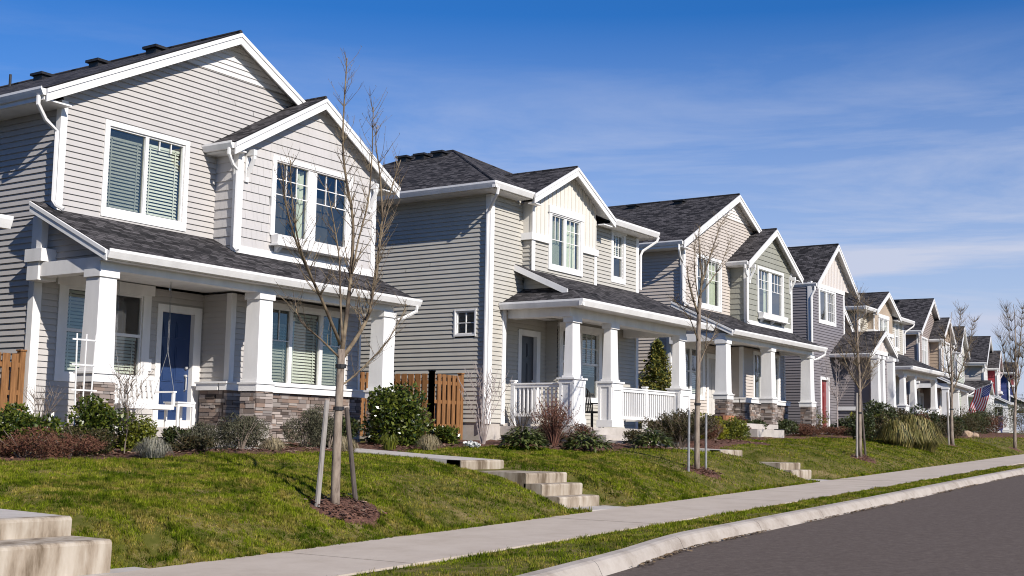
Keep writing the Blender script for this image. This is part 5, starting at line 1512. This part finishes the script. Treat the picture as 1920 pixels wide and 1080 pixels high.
street_tree(T1, .066, 3, 'nearest bare street tree with forked trunk, in front of the grey house', tie=(.93-.55, .95), twl=.62, twn=1.9)
street_tree(T2, .062, 5, 'second bare street tree between two metal stakes', tie=(.85,), twl=.55, twn=2.0)
street_tree(T3, .060, 7, 'third bare street tree with dense dark twigs and three stakes', tie=(1.0,), twl=.8, twn=2.6, rt=.006)
street_tree(T4, .075, 9, 'fourth bare street tree in front of the taupe house', tie=(1.6,), twl=.9, twn=2.2, rt=.008)
street_tree(T5, .085, 11, 'last slender bare street tree near the right picture edge', twl=1.1, twn=2.4, rt=.008)
stake((12.37, 11.30, -.95), (12.53, 11.33, .48), .036, STAKE, 'pale grey wooden stake left of the nearest tree')
stake((13.2, 11.34, -.95), (12.98, 11.38, .40), .034, DARKSTAKE, 'dark leaning wooden stake right of the nearest tree')
stake((24.6, 11.84, -.68), (24.63, 11.84, .70), .027, GALV, 'grey metal stake left of the second tree')
stake((25.6, 11.90, -.68), (25.62, 11.90, .66), .027, GALV, 'grey metal stake right of the second tree')
stake((37.35, 12.4, -.45), (37.6, 12.45, 1.6), .035, STAKE, 'pale stake leaning on the left of the third tree')
stake((38.5, 12.5, -.45), (38.1, 12.5, 1.6), .035, DARKSTAKE, 'darker stake leaning on the right of the third tree')
stake((53.6, 13.9, 0.0), (53.75, 13.95, 2.3), .04, STAKE, 'pale stake left of the fourth tree')
stake((54.35, 13.9, 0.0), (54.2, 13.95, 2.3), .04, STAKE, 'pale stake right of the fourth tree')
# small ornamental saplings in the beds
def sapling(x, y, h, label, m, seed, r=.03, up=.45):
    z0 = ground_at(x, y); rr = random.Random(seed)
    base = (x, y, z0-.05); fk = (x+.03, y, z0+h*up)
    limbs = [[base, (x+.02, y+.01, z0+h*up*.5), fk]]
    for k in range(6):
        a = k*1.05+rr.random(); q = h*rr.uniform(.10, .22)
        s = (x+.025, y, z0+h*up*rr.uniform(.75, 1.0))
        limbs.append([s, (x+math.cos(a)*q*.6, y+math.sin(a)*q*.6, z0+h*rr.uniform(.6, .72)), (x+math.cos(a)*q, y+math.sin(a)*q, z0+h*rr.uniform(.82, 1.0))])
    b = limbs[0][0]
    root = empty('sapling', b, 0, label, 'tree')
    T, K = grow(limbs, r, seed, twl=.5, twn=2.3)
    T.build('trunk', m, root, b, True); K.build('crown', m, root, b, True)
sapling(49.2, 17.1, 3.5, 'pale bare sapling at the entry of the slate gabled house', PALE, 21)
sapling(13.45, 16.5, 1.35, 'thin bare twiggy plant in front of the porch swing', BARKDARK, 22, .012, .25)
sapling(12.6, 17.5, 1.0, 'thin dark bare plant against the grey wall left of the trellis', BARKDARK, 23, .010, .3)
# background tree tops over the far roofs
for x, y, h, r, lb in ((98, 40, 15.5, .22, 'bare tree rising behind the taupe house'), (106, 42, 14.5, .2, 'bare tree rising behind the far roofs right of the other one')):
    z0 = gz(x, y); rr = random.Random(int(x)); b = (x, y, z0)
    limbs = [[b, (x, y+.1, z0+h*.3), (x+.1, y, z0+h*.5)]]
    for k in range(9):
        a = k*.75+rr.random()*.4; q = h*rr.uniform(.08, .17); s = h*rr.uniform(.32, .5)
        limbs.append([(x+.05, y, z0+s), (x+math.cos(a)*q*.6, y+math.sin(a)*q*.6, z0+s+h*.2), (x+math.cos(a)*q, y+math.sin(a)*q, z0+h*rr.uniform(.78, 1.0))])
    root = empty('bare_tree', b, 0, lb, 'tree', 'trees behind the houses')
    T, K = grow(limbs, r, 40+int(x), twl=2.0, twn=.75, rt=.014)
    T.build('trunk', BARKDARK, root, b, True); K.build('crown', BARKDARK, root, b, True)

# ------------------------------------------------------------------ fences, porch furniture, flag
def fence(pts, h, label, z=0.0, seg=.19):
    """shadow-box board fence along pts (first point gives its side)"""
    o = Vector((*pts[0], z)); root = empty('wooden_fence', o, 0, label, 'fence')
    for a, b in zip(pts[:-1], pts[1:]):
        a = Vector((*a, z)); b = Vector((*b, z)); d = b-a; L_ = d.length; d.normalize(); n = Vector((d.y, -d.x, 0))
        bd = MB(); k = int(L_/seg); rr = random.Random(int(L_*100))
        for i in range(k):
            for side, off in ((1, 0), (-1, .5)):
                p = a+d*(L_*(i+off)/k); q = p+d*.135; t = rr.uniform(-.012, .012)
                o0, o1 = n*(.045*side), n*(.045*side+.02*side)
                zb = Vector((0, 0, .06)); zt = Vector((0, 0, h+t))
                if off and i == k-1: continue
                bd.hexa([p+o0+zb, q+o0+zb, q+o1+zb, p+o1+zb, p+o0+zt, q+o0+zt, q+o1+zt, p+o1+zt])
        bd.build('fence_boards', CEDAR, root, o)
        rl = MB()
        for zz in (.30, h*.55, h-.26):
            m = n*.043; rl.hexa([a+m+Vector((0, 0, zz)), b+m+Vector((0, 0, zz)), b-m+Vector((0, 0, zz)), a-m+Vector((0, 0, zz)), a+m+Vector((0, 0, zz+.09)), b+m+Vector((0, 0, zz+.09)), b-m+Vector((0, 0, zz+.09)), a-m+Vector((0, 0, zz+.09))])
        rl.build('fence_rail', CEDAR, root, o)
        for p in (a, b):
            q = MB(); q.box(p.x-.055, p.x+.055, p.y-.055, p.y+.055, z-.25, z+h+.05); q.box(p.x-.07, p.x+.07, p.y-.07, p.y+.07, z+h+.05, z+h+.08); q.build('fence_post', CEDAR, root, o)
fence([(26.55, 19.35), (25.30, 19.35), (25.20, 20.60), (22.95, 20.60)], 1.66, 'cedar board fence between the grey house and the railed porch house', -.02)
fence([(14.30, 20.6), (11.2, 20.6)], 1.72, 'cedar board fence at the left picture edge', -.28)

def porch_swing():
    o = Vector((16.0, 19.25, .55))
    root = empty('porch_swing', o, 0, 'white slatted wooden swing hanging in the nearest porch', 'porch swing')
    s = MB()
    for k in range(5): s.box(15.36, 16.62, 19.02+k*.095, 19.10+k*.095, .53, .555)
    s.box(15.36, 16.62, 18.99, 19.02, .47, .56)
    for x in (15.42, 16.0, 16.54): s.box(x-.02, x+.02, 19.0, 19.5, .46, .53)
    s.build('seat', WHITE, root, o)
    b = MB()
    for k in range(11):
        x = 15.40+k*.118; b.hexa([(x-.032, 19.50, .56), (x+.032, 19.50, .56), (x+.032, 19.52, .56), (x-.032, 19.52, .56), (x-.032, 19.62, 1.08), (x+.032, 19.62, 1.08), (x+.032, 19.64, 1.08), (x-.032, 19.64, 1.08)])
    b.hexa([(15.34, 19.60, 1.04), (16.64, 19.60, 1.04), (16.64, 19.65, 1.04), (15.34, 19.65, 1.04), (15.34, 19.61, 1.12), (16.64, 19.61, 1.12), (16.64, 19.66, 1.12), (15.34, 19.66, 1.12)])
    b.box(15.34, 16.64, 19.50, 19.54, .58, .66)
    b.build('backrest', WHITE, root, o)
    for x in (15.36, 16.62):
        a = MB(); a.box(x-.04, x+.04, 18.98, 19.56, .80, .83); a.box(x-.025, x+.025, 19.0, 19.05, .55, .80); a.build('armrest', WHITE, root, o)
        c = MB()
        c.tube([(x, 19.02, .83), (x, 19.25, 1.62)], .005, 4); c.tube([(x, 19.56, .83), (x, 19.25, 1.62)], .005, 4)
        zz = 1.62; i = 0
        while zz < 3.04:
            dx, dy = ((.014, 0), (0, .014))[i % 2]
            c.tube([(x-dx, 19.25-dy, zz), (x-dx, 19.25-dy, zz+.06)], .0035, 4); c.tube([(x+dx, 19.25+dy, zz), (x+dx, 19.25+dy, zz+.06)], .0035, 4)
            zz += .052; i += 1
        c.build('chain', GALV, root, o)
porch_swing()
def side_table():
    o = Vector((16.92, 19.2, .12)); root = empty('side_table', o, 0, 'small white wooden side table beside the porch swing', 'table')
    t = MB(); t.box(16.70, 17.16, 18.98, 19.40, .60, .63); t.box(16.72, 17.14, 19.0, 19.38, .54, .60); t.build('tabletop', WHITE, root, o)
    for x in (16.74, 17.12):
        for y in (19.02, 19.36):
            q = MB(); q.box(x-.022, x+.022, y-.022, y+.022, .12, .56); q.build('leg', WHITE, root, o)
side_table()
def trellis():
    o = Vector((13.40, 17.55, -.3)); root = empty('garden_trellis', o, 0, 'white ladder-like garden trellis standing by the porch pier', 'trellis')
    for k, x in enumerate((-1, 0, 1)):
        q = MB(); q.tube([(13.40+x*.13, 17.55, -.3), (13.40+x*.19, 17.55, 1.64)], .014, 6); q.build('upright', WHITE, root, o)
    for z in (.25, .70, 1.12, 1.54):
        w = .16+.035*z; q = MB(); q.box(13.40-w-.07, 13.40+w+.07, 17.53, 17.545, z-.013, z+.013); q.build('rung', WHITE, root, o)
trellis()
def patio_chair():
    o = Vector((29.97, 17.35, .37)); root = empty('patio_chair', o, 1.25, 'black metal patio chair behind the railing of the second porch', 'chair')
    P_ = lambda x, y, z: (x, y, z)
    s = MB(); s.box(-.21, .21, -.21, .21, .40, .45); s.build('seat', METAL, root)
    b = MB(); b.tube([(-.22, .22, .42), (-.23, .30, .95), (-.12, .32, 1.06), (.12, .32, 1.06), (.23, .30, .95), (.22, .22, .42)], .022, 5)
    for k in range(5): b.tube([(-.14+.07*k, .22, .44), (-.14+.07*k, .31, 1.04)], .016, 4)
    b.build('backrest', METAL, root)
    for x in (-.21, .21):
        for y in (-.21, .21):
            q = MB(); q.tube([(x, y, .43), (x*1.05, y*1.05, -.01)], .020, 5); q.build('leg', METAL, root)
        q = MB(); q.tube([(x, -.21, .43), (x*1.1, -.22, .66), (x*1.1, .26, .66)], .018, 5); q.build('armrest', METAL, root)
patio_chair()
q = MB(); q.tube([(0, 0, 0), (0, 0, .26), (0, 0, .29)], [.15, .20, .20], 14); q.tube([(0, 0, .27), (0, 0, .295)], [.185, .185], 14)
o = q.build('plant_pot', METAL); o.location = (42.68, 17.0, gz(42.68, 17.0)+.02); tag(o, 'round black plant pot between two dark shrubs', 'pot')
q = MB(); q.tube([(0, 0, 0), (0, 0, .26), (0, 0, .30)], [.20, .27, .28], 16)
o = q.build('plant_pot', mat_noise('terracotta', [(0.3, (0.36, 0.15, 0.075)), (0.7, (0.50, 0.24, 0.13))], 5, 4, 0.85, 0)); o.location = (38.6, 17.2, .62); 
tag(o, 'wide terracotta bowl by the stone pier of the green gabled house', 'pot')

def flag():
    o = Vector((82.7, 20.6, 3.35)); root = empty('flag', o, 0, 'striped red white and blue flag hanging from a slanted pole on a far porch', 'flag')
    tip = Vector((82.0, 18.50, 4.05)); d = (tip-o).normalized()
    q = MB(); q.tube([o, tip], .025, 6); q.tube([tip, tip+d*.06], [.045, .03], 6); q.build('flag_pole', WHITE, root, o)
    red = mat_paint('flag_red', (0.50, 0.02, 0.035), 0.8, 0.1); blue = mat_paint('flag_blue', (0.03, 0.05, 0.22), 0.8, 0.1); wh = mat_paint('flag_white', (0.8, 0.79, 0.77), 0.8, 0.05)
    m = MB(); H_, F_ = 1.25, 1.75
    side = Vector((0, .16, -1)).normalized()
    def pt(h, f):
        return tip-d*(.03+h*H_)+side*(f*F_*(1-.10*h))+Vector((.10*math.sin(f*7+h*6)*f, .30*f*f+.05*math.sin(f*6+h*5)*f, 0))
    N = 14
    for i in range(13):
        for j in range(N):
            c = 1 if (i < 7 and j < N*.4) else (0 if i % 2 == 0 else 2)
            m.face([pt(i/13, j/N), pt(i/13, (j+1)/N), pt((i+1)/13, (j+1)/N), pt((i+1)/13, j/N)], c)
    n = side.cross(d).normalized()
    for r in range(9):
        for c in range(6 if r % 2 == 0 else 5):
            h = (r+1)/10*7/13; f = ((c*2+1) if r % 2 == 0 else (c*2+2))/12*.4
            for s in (1, -1):
                p = pt(h, f)+n*.006*s
                star = []
                for k in range(10):
                    rr = .030 if k % 2 == 0 else .013; a = k*math.pi/5
                    star.append(p+d*rr*math.cos(a)+side*rr*math.sin(a))
                m.face(star, 2)
    m.build('flag_cloth', [red, blue, wh], root, o)
flag()

# ------------------------------------------------------------------ the houses along the street
house_hip(dict(n='cream_left', siding=(.48, .45, .38), gable=(.58, .53, .44), door=(.05, .05, .06)), (-24.3, -.1, -.52), 0, 'cream house whose porch gutter corner just enters at the left edge')
house_gable(dict(n='light_grey', siding=(.435, .412, .392), gable=(.64, .62, .60), bay=(.475, .452, .435), door=(.020, .042, .115)), (0, 0, 0), 0, 'nearest light grey gabled house with shingled bay and blue door', seed=1)
house_hip(dict(n='beige', siding=(.435, .412, .365), gable=(.63, .60, .54), door=(.045, .045, .052)), (0, 0, 0), 0, 'beige house with hipped roof and white railed corner porch')
house_gable(dict(n='warm_beige', siding=(.49, .435, .385), gable=(.70, .66, .62), bay=(.265, .262, .218), door=(.55, .53, .50), blind=False), (24.55, -1.04, .58), 0, 'warm beige gabled house with sage green shingled bay', seed=2)
house_portico(dict(n='slate', siding=(.185, .168, .175), gable=(.60, .555, .52), door=(.20, .03, .03)), (0, 0, 0), 0, 'slate purple house with steep white batten gable and entry portico')
house_hip(dict(n='yellow_tan', siding=(.46, .425, .36), gable=(.44, .36, .28), door=(.05, .05, .06)), (36.8, 2.35, .49), .018, 'tan house with hipped roof and wood toned batten gable')
house_gable(dict(n='taupe', siding=(.30, .245, .215), gable=(.60, .55, .52), bay=(.34, .26, .19), door=(.10, .08, .07), blind=False), (62.5, 2.05, .70), .105, 'taupe gabled house with brown shingled bay, fifth along the row', detail=1, seed=3)
house_portico(dict(n='pale_green', siding=(.46, .48, .40), gable=(.66, .64, .58), door=(.10, .06, .05)), (38.9, 4.1, -.25), .13, 'pale green house with portico behind the hanging flag')
house_gable(dict(n='dark_red', siding=(.42, .39, .36), gable=(.60, .56, .52), bay=(.26, .022, .032), door=(.10, .08, .07), blind=False), (88.0, 4.4, .35), .155, 'far grey gabled house with dark red shingled bay', detail=1, seed=4)
house_hip(dict(n='deep_blue', siding=(.045, .06, .19), gable=(.30, .05, .06), door=(.05, .05, .06)), (92.0, 7.4, .15), .16, 'farthest blue house at the right picture edge')
